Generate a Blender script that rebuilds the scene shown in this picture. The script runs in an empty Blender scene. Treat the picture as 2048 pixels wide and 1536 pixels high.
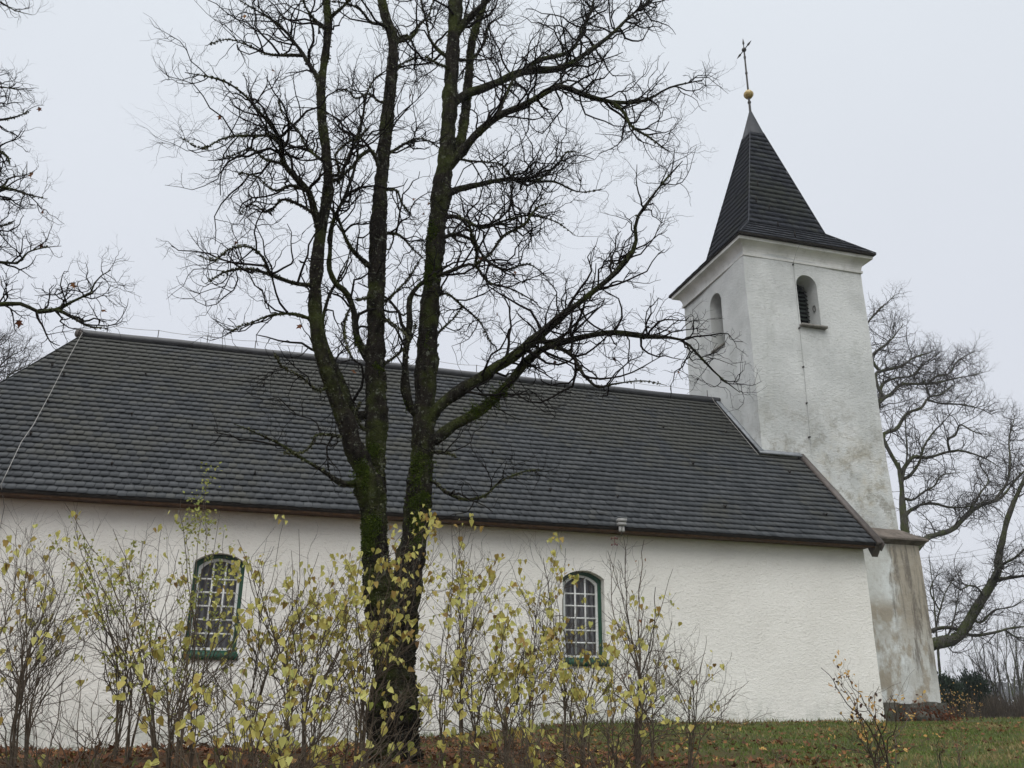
import bpy, bmesh, math, random
import numpy as np
from mathutils import Matrix, Vector

rng = np.random.default_rng(7)
random.seed(7)
SC = bpy.context.scene
COL = SC.collection

# ------------------------------------------------------------------ camera
F_PX, PITCH, ROLL, YAW = 1740.03, 0.3425, 0.00822, 0.27994
CAM = np.array([-11.7747, -18.0, 0.5573])
def cam_axes():
    cy, sy, cp, sp = math.cos(YAW), math.sin(YAW), math.cos(PITCH), math.sin(PITCH)
    f = np.array([sy*cp, cy*cp, sp]); r = np.array([cy, -sy, 0.0]); u = np.cross(r, f)
    return (math.cos(ROLL)*r + math.sin(ROLL)*u, -math.sin(ROLL)*r + math.cos(ROLL)*u, f)
AX_R, AX_U, AX_F = cam_axes()
cam_d = bpy.data.cameras.new('camera'); cam = bpy.data.objects.new('camera', cam_d); COL.objects.link(cam)
cam_d.sensor_width = 36.0; cam_d.sensor_fit = 'HORIZONTAL'; cam_d.lens = F_PX/2048*36
cam_d.clip_start = 0.1; cam_d.clip_end = 3000
cam.matrix_world = Matrix(((AX_R[0], AX_U[0], -AX_F[0], CAM[0]), (AX_R[1], AX_U[1], -AX_F[1], CAM[1]),
                           (AX_R[2], AX_U[2], -AX_F[2], CAM[2]), (0, 0, 0, 1)))
SC.camera = cam

# ------------------------------------------------------------------ sky, sun, exposure
SUN_EL, SUN_AZ = math.radians(48), math.radians(205)     # azimuth clockwise from +y (north): behind the camera, a little left
world = bpy.data.worlds.new('World'); SC.world = world; world.use_nodes = True
wn, wl = world.node_tree.nodes, world.node_tree.links
bg = wn['Background']
sky = wn.new('ShaderNodeTexSky'); sky.sky_type = 'NISHITA'; sky.sun_disc = False
sky.sun_elevation = SUN_EL; sky.sun_rotation = SUN_AZ
skm = wn.new('ShaderNodeVectorMath'); skm.operation = 'SCALE'; skm.inputs['Scale'].default_value = 0.1
wl.new(sky.outputs[0], skm.inputs[0])
tc = wn.new('ShaderNodeTexCoord'); sx = wn.new('ShaderNodeSeparateXYZ'); wl.new(tc.outputs['Generated'], sx.inputs[0])
rampz = wn.new('ShaderNodeValToRGB'); wl.new(sx.outputs['Z'], rampz.inputs[0])
cr = rampz.color_ramp
cr.elements[0].position = 0.0; cr.elements[0].color = (0.70, 0.715, 0.765, 1)
cr.elements[1].position = 1.0; cr.elements[1].color = (1.0, 1.0, 1.0, 1)
e = cr.elements.new(0.35); e.color = (0.715, 0.745, 0.81, 1)
e = cr.elements.new(0.68); e.color = (0.745, 0.79, 0.845, 1)
cn = wn.new('ShaderNodeTexNoise'); cn.inputs['Scale'].default_value = 2.2; cn.inputs['Detail'].default_value = 4
wl.new(tc.outputs['Generated'], cn.inputs['Vector'])
cmr = wn.new('ShaderNodeMapRange'); cmr.inputs['To Min'].default_value = 0.96; cmr.inputs['To Max'].default_value = 1.04
wl.new(cn.outputs[0], cmr.inputs[0])
zen = wn.new('ShaderNodeMapRange'); zen.inputs['From Min'].default_value = 0.68; zen.inputs['From Max'].default_value = 1.0
zen.inputs['To Min'].default_value = 1.0; zen.inputs['To Max'].default_value = 2.6; wl.new(sx.outputs['Z'], zen.inputs[0])
zm = wn.new('ShaderNodeMath'); zm.operation = 'MULTIPLY'; wl.new(zen.outputs[0], zm.inputs[0]); wl.new(cmr.outputs[0], zm.inputs[1])
cl = wn.new('ShaderNodeVectorMath'); cl.operation = 'SCALE'; wl.new(rampz.outputs[0], cl.inputs[0]); wl.new(zm.outputs[0], cl.inputs['Scale'])
mixw = wn.new('ShaderNodeMix'); mixw.data_type = 'RGBA'; mixw.inputs[0].default_value = 0.94
wl.new(skm.outputs[0], mixw.inputs[6]); wl.new(cl.outputs[0], mixw.inputs[7]); wl.new(mixw.outputs[2], bg.inputs[0])
bg.inputs[1].default_value = 1.06
sun_d = bpy.data.lights.new('sun', 'SUN'); sun_d.energy = 1.5; sun_d.angle = math.radians(45); sun_d.color = (1.0, 0.965, 0.91)
sun = bpy.data.objects.new('sun', sun_d); COL.objects.link(sun)
sv = Vector((math.sin(SUN_AZ)*math.cos(SUN_EL), math.cos(SUN_AZ)*math.cos(SUN_EL), math.sin(SUN_EL)))
sun.rotation_euler = sv.to_track_quat('Z', 'Y').to_euler()
SC.view_settings.view_transform = 'Standard'; SC.view_settings.look = 'None'
SC.view_settings.exposure = 0.0; SC.view_settings.gamma = 1.0

# ------------------------------------------------------------------ helpers
def ray(u, v): return ((u-1024)/F_PX)*AX_R - ((v-768)/F_PX)*AX_U + AX_F
def at_y(u, v, y):                       # photo pixel (2048 wide) -> point on the vertical plane y
    d = ray(u, v); return CAM + d*((y-CAM[1])/d[1])
def fdepth(P): return (np.asarray(P)-CAM) @ AX_F

def tag(o, label=None, cat=None, group=None, kind=None):
    if label: o['label'] = label
    if cat: o['category'] = cat
    if group: o['group'] = group
    if kind: o['kind'] = kind
    return o
def empty(name, loc, label=None, cat=None, group=None):
    o = bpy.data.objects.new(name, None); COL.objects.link(o); o.location = loc; o.empty_display_size = 0.2
    return tag(o, label, cat, group)
def link(name, me, mat, parent=None, smooth=False):
    o = bpy.data.objects.new(name, me); COL.objects.link(o)
    if mat is not None: me.materials.append(mat)
    if parent is not None:
        o.parent = parent; o.location = -Vector(parent_world(parent))
    if smooth: me.polygons.foreach_set('use_smooth', np.ones(len(me.polygons), bool))
    return o
def parent_world(p):
    v = Vector((0, 0, 0))
    while p is not None: v += p.location; p = p.parent
    return v

class MB:                                # collects vertices and faces; build() links them as one mesh
    def __init__(s): s.v = []; s.f3 = []; s.f4 = []; s.n = 0; s.attr = []
    def add(s, V, F, tint=None):
        V = np.asarray(V, float).reshape(-1, 3); F = np.asarray(F, np.int64)
        if len(V) == 0 or len(F) == 0: return
        s.v.append(V); (s.f3 if F.shape[1] == 3 else s.f4).append(F+s.n); s.n += len(V)
        s.attr.append(np.zeros(len(V)) if tint is None else np.broadcast_to(np.asarray(tint, float), (len(V),)).copy())
    def box(s, a, b):
        x0, y0, z0 = a; x1, y1, z1 = b
        s.add([(x0,y0,z0),(x1,y0,z0),(x1,y1,z0),(x0,y1,z0),(x0,y0,z1),(x1,y0,z1),(x1,y1,z1),(x0,y1,z1)],
              [(3,2,1,0),(4,5,6,7),(0,1,5,4),(1,2,6,5),(2,3,7,6),(3,0,4,7)])
    def beam(s, a, b, w, h, up=(0,0,1)): # rectangular bar from a to b
        a = np.array(a, float); b = np.array(b, float); t = (b-a)/np.linalg.norm(b-a)
        sd = np.cross(t, up); sd /= np.linalg.norm(sd); up2 = np.cross(sd, t)
        P = []
        for q in (a, b):
            for i, j in ((-1,-1),(1,-1),(1,1),(-1,1)): P.append(q+sd*i*w/2+up2*j*h/2)
        s.add(P, [(0,1,2,3),(7,6,5,4),(1,0,4,5),(2,1,5,6),(3,2,6,7),(0,3,7,4)])
    def tubes(s, P, Rr, S=4, tint=None, cap=False):   # P (N,K,3), Rr (N,K)
        P = np.asarray(P, float); Rr = np.asarray(Rr, float)
        if P.ndim == 2: P = P[None]; Rr = Rr[None]
        N, K, _ = P.shape
        if N == 0: return
        T = np.gradient(P, axis=1); T /= np.linalg.norm(T, axis=2, keepdims=True)+1e-9
        m = P[:, -1]-P[:, 0]; ref = np.zeros((N, 3)); ref[np.arange(N), np.argmin(np.abs(m), axis=1)] = 1
        A = np.cross(T, ref[:, None, :]); A /= np.linalg.norm(A, axis=2, keepdims=True)+1e-9
        B = np.cross(T, A)
        th = np.arange(S)*2*math.pi/S
        V = P[:, :, None, :] + Rr[:, :, None, None]*(A[:, :, None, :]*np.cos(th)[None, None, :, None] + B[:, :, None, :]*np.sin(th)[None, None, :, None])
        n = np.arange(N)[:, None, None]*K*S; k = np.arange(K-1)[None, :, None]*S; i = np.arange(S)[None, None, :]; j = (i+1) % S
        Fq = np.stack(np.broadcast_arrays(n+k+i, n+k+j, n+k+S+j, n+k+S+i), -1).reshape(-1, 4)
        tt = None if tint is None else np.repeat(np.broadcast_to(tint, (N,)), K*S)
        s.add(V.reshape(-1, 3), Fq, tt)
        if cap:
            for r in range(N):
                b0 = V[r, 0]; b1 = V[r, -1]
                s.add(np.vstack([b0, b0.mean(0)]), [((a+1) % S, a, S) for a in range(S)])
                s.add(np.vstack([b1, b1.mean(0)]), [(a, (a+1) % S, S) for a in range(S)])
    def tube(s, pts, r, S=6, cap=True):
        pts = np.asarray(pts, float); r = np.broadcast_to(np.asarray(r, float), (len(pts),))
        s.tubes(pts[None], r[None], S, cap=cap)
    def lathe(s, prof, c, S=20):         # profile (r, z) round a vertical axis at c
        th = np.arange(S)*2*math.pi/S; pr = np.array(prof, float)
        V = np.stack([c[0]+pr[:, 0, None]*np.cos(th), c[1]+pr[:, 0, None]*np.sin(th), np.broadcast_to(c[2]+pr[:, 1, None], (len(pr), S))], -1)
        k = np.arange(len(pr)-1)[:, None]*S; i = np.arange(S)[None]; j = (i+1) % S
        s.add(V.reshape(-1, 3), np.stack([k+i, k+j, k+S+j, k+S+i], -1).reshape(-1, 4))
    def ball(s, c, r, S=14):
        a = np.linspace(-math.pi/2, math.pi/2, 9); s.lathe([(max(1e-4, r*math.cos(t)), r*math.sin(t)) for t in a], c, S)
    def build(s, name, mat, parent=None, smooth=False, weld=False):
        V = np.vstack(s.v); me = bpy.data.meshes.new(name); me.vertices.add(len(V)); me.vertices.foreach_set('co', V.ravel())
        f3 = np.vstack(s.f3) if s.f3 else np.zeros((0, 3), np.int64); f4 = np.vstack(s.f4) if s.f4 else np.zeros((0, 4), np.int64)
        li = np.concatenate([f3.ravel(), f4.ravel()]); nl = np.concatenate([np.full(len(f3), 3), np.full(len(f4), 4)])
        me.loops.add(len(li)); me.loops.foreach_set('vertex_index', li.astype(np.int32))
        me.polygons.add(len(nl)); me.polygons.foreach_set('loop_start', np.concatenate([[0], np.cumsum(nl)[:-1]]).astype(np.int32))
        at = me.attributes.new('tint', 'FLOAT', 'POINT'); at.data.foreach_set('value', np.concatenate(s.attr).astype(np.float32))
        me.update(calc_edges=True); me.validate()
        if weld:
            bm = bmesh.new(); bm.from_mesh(me); bmesh.ops.remove_doubles(bm, verts=bm.verts, dist=1e-4)
            bmesh.ops.recalc_face_normals(bm, faces=bm.faces); bm.to_mesh(me); bm.free()
        return link(name, me, mat, parent, smooth)

# smooth pseudo-random 3-D field (sum of sines), for wobbles
_k = rng.normal(size=(3, 12, 3)); _ph = rng.uniform(0, 6.28, (3, 12))
def wob(P, freq=1.0):
    P = np.asarray(P, float); out = np.zeros(P.shape)
    for c in range(3): out[..., c] = np.sin(P @ (_k[c].T*freq) + _ph[c]).sum(-1)/4.0
    return out

# ------------------------------------------------------------------ materials
def mat(name, fn, rough=0.8, spec=0.3):
    m = bpy.data.materials.new(name); m.use_nodes = True; nt = m.node_tree; b = nt.nodes['Principled BSDF']
    b.inputs['Roughness'].default_value = rough; b.inputs['Specular IOR Level'].default_value = spec
    fn(G(nt), b); return m
class G:                                 # terse node graph
    def __init__(s, nt): s.nt = nt; s.tc = None
    def new(s, t): return s.nt.nodes.new(t)
    def co(s):
        if s.tc is None: s.tc = s.new('ShaderNodeNewGeometry')
        return s.tc.outputs['Position']
    def xyz(s):
        n = s.new('ShaderNodeSeparateXYZ'); s.L(s.co(), n.inputs[0]); return n.outputs
    def L(s, a, b): s.nt.links.new(a, b)
    def val(s, sock, v):
        if hasattr(v, 'links'): s.L(v, sock)
        else: sock.default_value = v
    def noise(s, scale, detail=4, rough=0.55, vec=None, stretch=None, dist=0):
        n = s.new('ShaderNodeTexNoise'); n.inputs['Scale'].default_value = scale; n.inputs['Detail'].default_value = detail
        n.inputs['Roughness'].default_value = rough; n.inputs['Distortion'].default_value = dist
        v = vec or s.co()
        if stretch:
            mp = s.new('ShaderNodeMapping'); mp.inputs['Scale'].default_value = stretch; s.L(v, mp.inputs[0]); v = mp.outputs[0]
        s.L(v, n.inputs['Vector']); return n.outputs[0]
    def vor(s, scale, stretch=None, feature='F1'):
        n = s.new('ShaderNodeTexVoronoi'); n.inputs['Scale'].default_value = scale; n.feature = feature; v = s.co()
        if stretch:
            mp = s.new('ShaderNodeMapping'); mp.inputs['Scale'].default_value = stretch; s.L(v, mp.inputs[0]); v = mp.outputs[0]
        s.L(v, n.inputs['Vector']); return n.outputs[0]
    def rng(s, v, a, b, c=0.0, d=1.0):
        n = s.new('ShaderNodeMapRange'); n.interpolation_type = 'SMOOTHSTEP'; s.val(n.inputs[0], v)
        n.inputs[1].default_value = a; n.inputs[2].default_value = b; n.inputs[3].default_value = c; n.inputs[4].default_value = d
        return n.outputs[0]
    def m(s, op, a, b=0.0):
        n = s.new('ShaderNodeMath'); n.operation = op; s.val(n.inputs[0], a); s.val(n.inputs[1], b); return n.outputs[0]
    def mix(s, f, a, b):
        n = s.new('ShaderNodeMix'); n.data_type = 'RGBA'; s.val(n.inputs[0], f)
        for k, c in ((6, a), (7, b)):
            if hasattr(c, 'links'): s.L(c, n.inputs[k])
            else: n.inputs[k].default_value = (*c, 1)
        return n.outputs[2]
    def ramp(s, v, stops):
        n = s.new('ShaderNodeValToRGB'); s.L(v, n.inputs[0]); r = n.color_ramp
        r.elements[0].position, r.elements[0].color = stops[0][0], (*stops[0][1], 1)
        r.elements[1].position, r.elements[1].color = stops[-1][0], (*stops[-1][1], 1)
        for p, c in stops[1:-1]:
            el = r.elements.new(p); el.color = (*c, 1)
        return n.outputs[0]
    def attr(s, name='tint'):
        n = s.new('ShaderNodeAttribute'); n.attribute_name = name; return n.outputs['Fac']
    def bump(s, b, h, strength=0.5, dist=0.02):
        n = s.new('ShaderNodeBump'); n.inputs['Strength'].default_value = strength; n.inputs['Distance'].default_value = dist
        s.L(h, n.inputs['Height']); s.L(n.outputs[0], b.inputs['Normal'])
    def base(s, b, c): s.L(c, b.inputs['Base Color'])

def plaster_height(g):
    a = g.noise(8.5, 8, 0.74, stretch=(1, 1, 1.7), dist=0.3)
    f = g.noise(34, 4, 0.7, stretch=(1, 1, 1.4)); k = g.rng(g.noise(15, 4, 0.55, stretch=(1, 1, 2.0)), 0.56, 0.66)
    return g.m('ADD', g.m('ADD', g.m('MULTIPLY', a, 1.0), g.m('MULTIPLY', k, 0.26)), g.m('MULTIPLY', f, 0.42))
def f_nave_wall(g, b):
    h = plaster_height(g); x, y, z = g.xyz()
    big = g.noise(0.5, 4, 0.6)
    c = g.mix(g.rng(big, 0.3, 0.7), (0.87, 0.855, 0.800), (0.785, 0.768, 0.712))
    pits = g.rng(g.noise(24, 5, 0.75, stretch=(1, 1, 2.2)), 0.585, 0.66)
    c = g.mix(g.m('MULTIPLY', pits, 0.38), c, (0.42, 0.39, 0.35))
    low = g.m('MULTIPLY', g.rng(z, 0.75, -0.25), g.rng(g.noise(3.0, 5, 0.7, stretch=(1, 1, 0.45)), 0.42, 0.65))
    c = g.mix(g.m('MULTIPLY', low, 0.72), c, (0.45, 0.47, 0.42))
    # cracks and water marks
    cr = g.rng(g.noise(1.6, 6, 0.7, stretch=(1.2, 1, 0.4)), 0.62, 0.78)
    c = g.mix(g.m('MULTIPLY', cr, 0.25), c, (0.5, 0.46, 0.40))
    g.base(b, c); g.bump(b, h, 0.8, 0.029)
def f_tower_wall(g, b):
    h = plaster_height(g); x, y, z = g.xyz()
    big = g.noise(0.8, 5, 0.6)
    c = g.mix(g.rng(big, 0.35, 0.68), (0.65, 0.665, 0.65), (0.52, 0.535, 0.522))
    st = g.rng(g.noise(1.2, 6, 0.72, stretch=(1, 1, 0.35)), 0.50, 0.70)      # damp runs
    c = g.mix(g.m('MULTIPLY', st, 0.4), c, (0.40, 0.42, 0.39))
    # dark lichen: low down by the roof and around the belfry corner
    low = g.rng(z, 9.4, 6.4)
    lich = g.rng(g.noise(2.4, 8, 0.76), 0.46, 0.62)
    c = g.mix(g.m('MULTIPLY', g.m('MULTIPLY', low, lich), 0.8), c, (0.27, 0.26, 0.22))
    och = g.rng(g.noise(1.1, 5, 0.7), 0.46, 0.68)
    c = g.mix(g.m('MULTIPLY', g.m('MULTIPLY', g.rng(z, 9.4, 5.0), och), 0.55), c, (0.50, 0.45, 0.34))
    spk = g.rng(g.noise(18, 5, 0.75), 0.63, 0.74)
    c = g.mix(g.m('MULTIPLY', spk, 0.35), c, (0.33, 0.34, 0.31))
    g.base(b, c); g.bump(b, h, 0.9, 0.036)
def f_lower_wall(g, b):
    x, y, z = g.xyz()
    h = g.m('ADD', g.m('MULTIPLY', g.noise(7, 5, 0.6), 1.0), g.m('MULTIPLY', g.noise(30, 4, 0.6), 0.3))
    c = g.mix(g.rng(g.noise(0.9, 4), 0.35, 0.65), (0.66, 0.69, 0.68), (0.52, 0.53, 0.50))
    # brown run-off patch: starts at x>4.6 up high, spreads to the whole face lower down
    edge = g.m('ADD', x, g.m('MULTIPLY', g.noise(1.6, 5, 0.65), 0.9))
    right = g.m('MULTIPLY', g.rng(edge, 4.93, 5.24), g.rng(z, 1.2, 2.9, 0.35, 1.0))
    belt = g.m('MULTIPLY', g.rng(z, 3.2, 2.7), g.rng(z, 1.6, 2.5))
    lower = g.m('MULTIPLY', g.rng(z, 2.9, 2.3), g.rng(g.noise(1.5, 5, 0.65, stretch=(1.2, 1, 0.6)), 0.44, 0.60))
    brn = g.m('MAXIMUM', right, g.m('MAXIMUM', g.m('MULTIPLY', belt, g.rng(g.noise(1.7, 5), 0.36, 0.52)), lower))
    c = g.mix(g.m('MULTIPLY', brn, 0.92), c, g.mix(g.noise(5, 5, 0.65), (0.225, 0.195, 0.145), (0.39, 0.345, 0.27)))
    streak = g.rng(g.noise(2.4, 8, 0.78, stretch=(2.4, 1, 0.28), dist=0.5), 0.45, 0.60)
    stz = g.m('MULTIPLY', g.rng(z, 0.6, 1.6), g.rng(edge, 4.85, 5.10))
    c = g.mix(g.m('MULTIPLY', g.m('MULTIPLY', streak, stz), 0.85), c, (0.14, 0.125, 0.105))
    spk = g.rng(g.noise(26, 5, 0.75), 0.62, 0.72)
    mot = g.rng(g.noise(6, 7, 0.72), 0.46, 0.66)
    c = g.mix(g.m('MULTIPLY', mot, 0.35), c, (0.36, 0.34, 0.30))
    c = g.mix(g.m('MULTIPLY', spk, 0.4), c, (0.24, 0.23, 0.20))
    g.base(b, c); g.bump(b, h, 0.6, 0.03)
def f_cornice(g, b):
    c = g.mix(g.rng(g.noise(1.5, 5, 0.65), 0.35, 0.7), (0.70, 0.70, 0.675), (0.54, 0.54, 0.51))
    c = g.mix(g.m('MULTIPLY', g.rng(g.noise(6, 5, 0.7), 0.56, 0.7), 0.4), c, (0.38, 0.38, 0.34))
    g.base(b, c); g.bump(b, g.noise(14, 4), 0.35, 0.015)
def tile_mat(a, bcol, moss, mossx):
    def f(g, b):
        t = g.attr(); x, y, z = g.xyz()
        c = g.mix(t, a, bcol)
        n = g.m('ADD', g.noise(0.45, 5, 0.65), g.m('MULTIPLY', g.m('SUBTRACT', t, 0.5), 0.12))
        hi = g.rng(z, 4.6, 8.6, 0.0, 0.16) if mossx else 0.0
        mo = g.rng(g.m('ADD', n, hi), 0.50, 0.70)
        c = g.mix(g.m('MULTIPLY', mo, 0.7), c, moss)
        sp = g.rng(g.noise(30, 4, 0.7), 0.60, 0.72)
        c = g.mix(g.m('MULTIPLY', sp, 0.3), c, (0.19, 0.19, 0.16))
        run = g.rng(g.noise(1.2, 6, 0.7, stretch=(3.0, 0.4, 0.4)), 0.56, 0.74)
        c = g.mix(g.m('MULTIPLY', run, 0.22), c, (0.11, 0.112, 0.112))
        g.base(b, c); g.bump(b, g.noise(60, 3), 0.25, 0.004)
        b.inputs['Roughness'].default_value = 0.62
    return f
def plain(col, var=0.15, scale=8, bump=0.0, metal=0.0):
    def f(g, b):
        d = tuple(k*(1-var*2) for k in col)
        g.base(b, g.mix(g.rng(g.noise(scale, 5, 0.65), 0.3, 0.7), col, d)); b.inputs['Metallic'].default_value = metal
        if bump: g.bump(b, g.noise(scale*4, 4), bump, 0.01)
    return f
def f_bark(dark, light, moss_amt, licscale=1.0):
    def f(g, b):
        rid = g.noise(9, 6, 0.7, stretch=(2.2, 2.2, 0.55)); c = g.mix(g.rng(rid, 0.3, 0.7), dark, light)
        lic = g.m('MAXIMUM', g.rng(g.noise(13*licscale, 6, 0.75), 0.57, 0.66), g.m('MULTIPLY', g.rng(g.noise(38, 4, 0.7), 0.60, 0.68), 0.8))
        c = g.mix(g.m('MULTIPLY', lic, 0.75), c, (0.20, 0.215, 0.17))
        mo = g.rng(g.noise(2.6, 5, 0.65), 0.60-moss_amt*0.25, 0.76-moss_amt*0.2)
        c = g.mix(g.m('MULTIPLY', mo, moss_amt), c, (0.062, 0.080, 0.016))
        g.base(b, c); g.bump(b, g.m('ADD', rid, g.m('MULTIPLY', g.noise(50, 5), 0.5)), 1.0, 0.045)
    return f
def leafy(stops, trans=0.35):
    def f(g, b):
        c = g.ramp(g.attr(), stops)
        c = g.mix(g.m('MULTIPLY', g.rng(g.noise(45, 3), 0.58, 0.72), 0.35), c, (0.16, 0.10, 0.035))
        g.base(b, c)
        tr = g.new('ShaderNodeBsdfTranslucent'); g.L(c, tr.inputs[0]); mx = g.new('ShaderNodeMixShader'); mx.inputs[0].default_value = trans
        g.L(b.outputs[0], mx.inputs[1]); g.L(tr.outputs[0], mx.inputs[2])
        g.L(mx.outputs[0], g.nt.nodes['Material Output'].inputs[0])
    return f
M = {}
M['nave_wall'] = mat('rough_limewash', f_nave_wall, 0.9, 0.15)
M['tower_wall'] = mat('weathered_limewash', f_tower_wall, 0.9, 0.15)
M['lower_wall'] = mat('stained_plaster', f_lower_wall, 0.9, 0.15)
M['cornice'] = mat('cornice_plaster', f_cornice, 0.85, 0.2)
M['tile'] = mat('grey_roof_tile', tile_mat((0.034, 0.039, 0.044), (0.068, 0.074, 0.080), (0.060, 0.060, 0.048), True), 0.65, 0.3)
M['slate'] = mat('spire_slate', tile_mat((0.016, 0.020, 0.030), (0.052, 0.058, 0.072), (0.042, 0.048, 0.034), False), 0.6, 0.3)
M['dark_metal'] = mat('dark_sheet_metal', plain((0.045, 0.047, 0.052), 0.2), 0.45, 0.5)
M['brown_metal'] = mat('brown_flashing', plain((0.105, 0.088, 0.078), 0.2, 5), 0.55, 0.4)
M['lead'] = mat('lead_flashing', plain((0.27, 0.29, 0.31), 0.2, 6), 0.5, 0.4)
M['wood'] = mat('brown_eave_board', plain((0.125, 0.072, 0.038), 0.25, 9), 0.75, 0.2)
M['under'] = mat('dark_eave_batten', plain((0.030, 0.026, 0.022), 0.2), 0.9, 0.1)
M['green'] = mat('green_paint', plain((0.012, 0.075, 0.042), 0.15, 20), 0.45, 0.4)
M['white'] = mat('white_window_paint', plain((0.76, 0.77, 0.75), 0.08, 20), 0.5, 0.4)
M['gold'] = mat('worn_gilding', plain((0.50, 0.36, 0.12), 0.25, 20), 0.42, 0.5)
M['iron'] = mat('rusty_iron', plain((0.062, 0.058, 0.052), 0.25, 20), 0.65, 0.4)
M['wire'] = mat('zinc_wire', plain((0.30, 0.29, 0.27), 0.1), 0.5, 0.5)
M['copper'] = mat('dull_conductor', plain((0.30, 0.30, 0.29), 0.1), 0.6, 0.4)
def f_stone(g, b):
    c = g.mix(g.rng(g.noise(3.5, 6, 0.7), 0.3, 0.7), (0.13, 0.125, 0.105), (0.06, 0.057, 0.045))
    c = g.mix(g.rng(g.noise(6, 5, 0.7), 0.58, 0.7), c, (0.22, 0.21, 0.185))
    c = g.mix(g.m('MULTIPLY', g.rng(g.noise(2.2, 5), 0.55, 0.68), 0.7), c, (0.07, 0.085, 0.035))
    g.base(b, c); g.bump(b, g.noise(9, 7, 0.7), 1.0, 0.06)
M['stone'] = mat('rubble_stone', f_stone, 0.9, 0.2)
def f_glass(g, b): g.base(b, g.mix(g.noise(2.0, 3), (0.020, 0.022, 0.025), (0.035, 0.037, 0.042)))
M['glass'] = mat('old_window_glass', f_glass, 0.06, 0.5)
M['glass'].node_tree.nodes['Principled BSDF'].inputs['Alpha'].default_value = 0.35
def f_curtain(g, b):
    x, y, z = g.xyz()
    w = g.m('SINE', g.m('ADD', g.m('MULTIPLY', x, 52), g.m('MULTIPLY', g.noise(3, 3), 6)))
    g.base(b, g.mix(g.rng(w, -0.6, 0.8), (0.16, 0.155, 0.165), (0.36, 0.36, 0.375)))
M['curtain'] = mat('striped_curtain', f_curtain, 0.9, 0.1)
M['bark'] = mat('maple_bark', f_bark((0.007, 0.006, 0.005), (0.036, 0.031, 0.025), 0.6), 0.95, 0.05)
M['limb'] = mat('mossy_limb_bark', f_bark((0.009, 0.008, 0.006), (0.036, 0.033, 0.026), 0.6, 1.6), 0.95, 0.05)
M['twig'] = mat('dark_twig', plain((0.016, 0.014, 0.012), 0.2, 20), 0.9, 0.05)
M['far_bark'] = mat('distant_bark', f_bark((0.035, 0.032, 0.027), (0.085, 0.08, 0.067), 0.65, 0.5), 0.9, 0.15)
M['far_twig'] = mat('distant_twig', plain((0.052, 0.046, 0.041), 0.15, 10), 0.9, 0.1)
M['shrub_stem'] = mat('shrub_stem_bark', plain((0.105, 0.082, 0.058), 0.25, 25), 0.85, 0.2)
def f_moss(g, b):
    c = g.ramp(g.attr(), [(0, (0.022, 0.034, 0.005)), (0.5, (0.045, 0.070, 0.008)), (1, (0.10, 0.125, 0.018))]); g.base(b, c)
M['moss'] = mat('moss_tuft', f_moss, 0.95, 0.1)
def f_lichen(g, b):
    c = g.ramp(g.attr(), [(0, (0.045, 0.042, 0.022)), (0.5, (0.085, 0.09, 0.045)), (1, (0.19, 0.20, 0.15))]); g.base(b, c)
M['lichen'] = mat('lichen_tuft', f_lichen, 0.95, 0.1)
M['leaf_yellow'] = mat('yellowing_leaf', leafy([(0, (0.13, 0.070, 0.026)), (0.2, (0.33, 0.22, 0.055)), (0.36, (0.40, 0.33, 0.085)), (0.6, (0.49, 0.455, 0.12)), (0.85, (0.57, 0.55, 0.18)), (1, (0.25, 0.29, 0.06))]), 0.55, 0.3)
M['leaf_rose'] = mat('small_green_yellow_leaf', leafy([(0, (0.26, 0.22, 0.05)), (0.5, (0.22, 0.26, 0.06)), (1, (0.36, 0.35, 0.09))]), 0.6, 0.3)
M['leaf_orange'] = mat('orange_autumn_leaf', leafy([(0, (0.035, 0.018, 0.014)), (0.42, (0.06, 0.03, 0.02)), (0.5, (0.46, 0.24, 0.06)), (1, (0.62, 0.44, 0.15))]), 0.6, 0.3)
M['leaf_dry'] = mat('dry_brown_leaf', leafy([(0, (0.10, 0.035, 0.018)), (0.5, (0.19, 0.075, 0.03)), (1, (0.30, 0.15, 0.06))], 0.25), 0.7, 0.2)
M['leaf_litter'] = mat('fallen_leaf', leafy([(0, (0.045, 0.022, 0.014)), (0.5, (0.16, 0.066, 0.030)), (0.88, (0.25, 0.115, 0.045)), (1, (0.46, 0.31, 0.09))], 0.15), 0.75, 0.2)
M['grass'] = mat('grass_blade', leafy([(0, (0.095, 0.11, 0.030)), (0.5, (0.115, 0.175, 0.036)), (0.8, (0.18, 0.175, 0.065)), (1, (0.27, 0.215, 0.10))], 0.3), 0.7, 0.2)
M['needle'] = mat('dark_evergreen_leaf', leafy([(0, (0.010, 0.020, 0.012)), (0.6, (0.020, 0.038, 0.022)), (1, (0.036, 0.058, 0.032))], 0.15), 0.7, 0.2)
M['brush'] = mat('brown_brushwood', leafy([(0, (0.045, 0.037, 0.030)), (0.7, (0.095, 0.078, 0.060)), (1, (0.17, 0.13, 0.08))], 0.1), 0.9, 0.1)
M['wood_far'] = mat('far_wood_foliage', leafy([(0, (0.05, 0.05, 0.045)), (1, (0.085, 0.085, 0.072))], 0.1), 0.9, 0.1)
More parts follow.
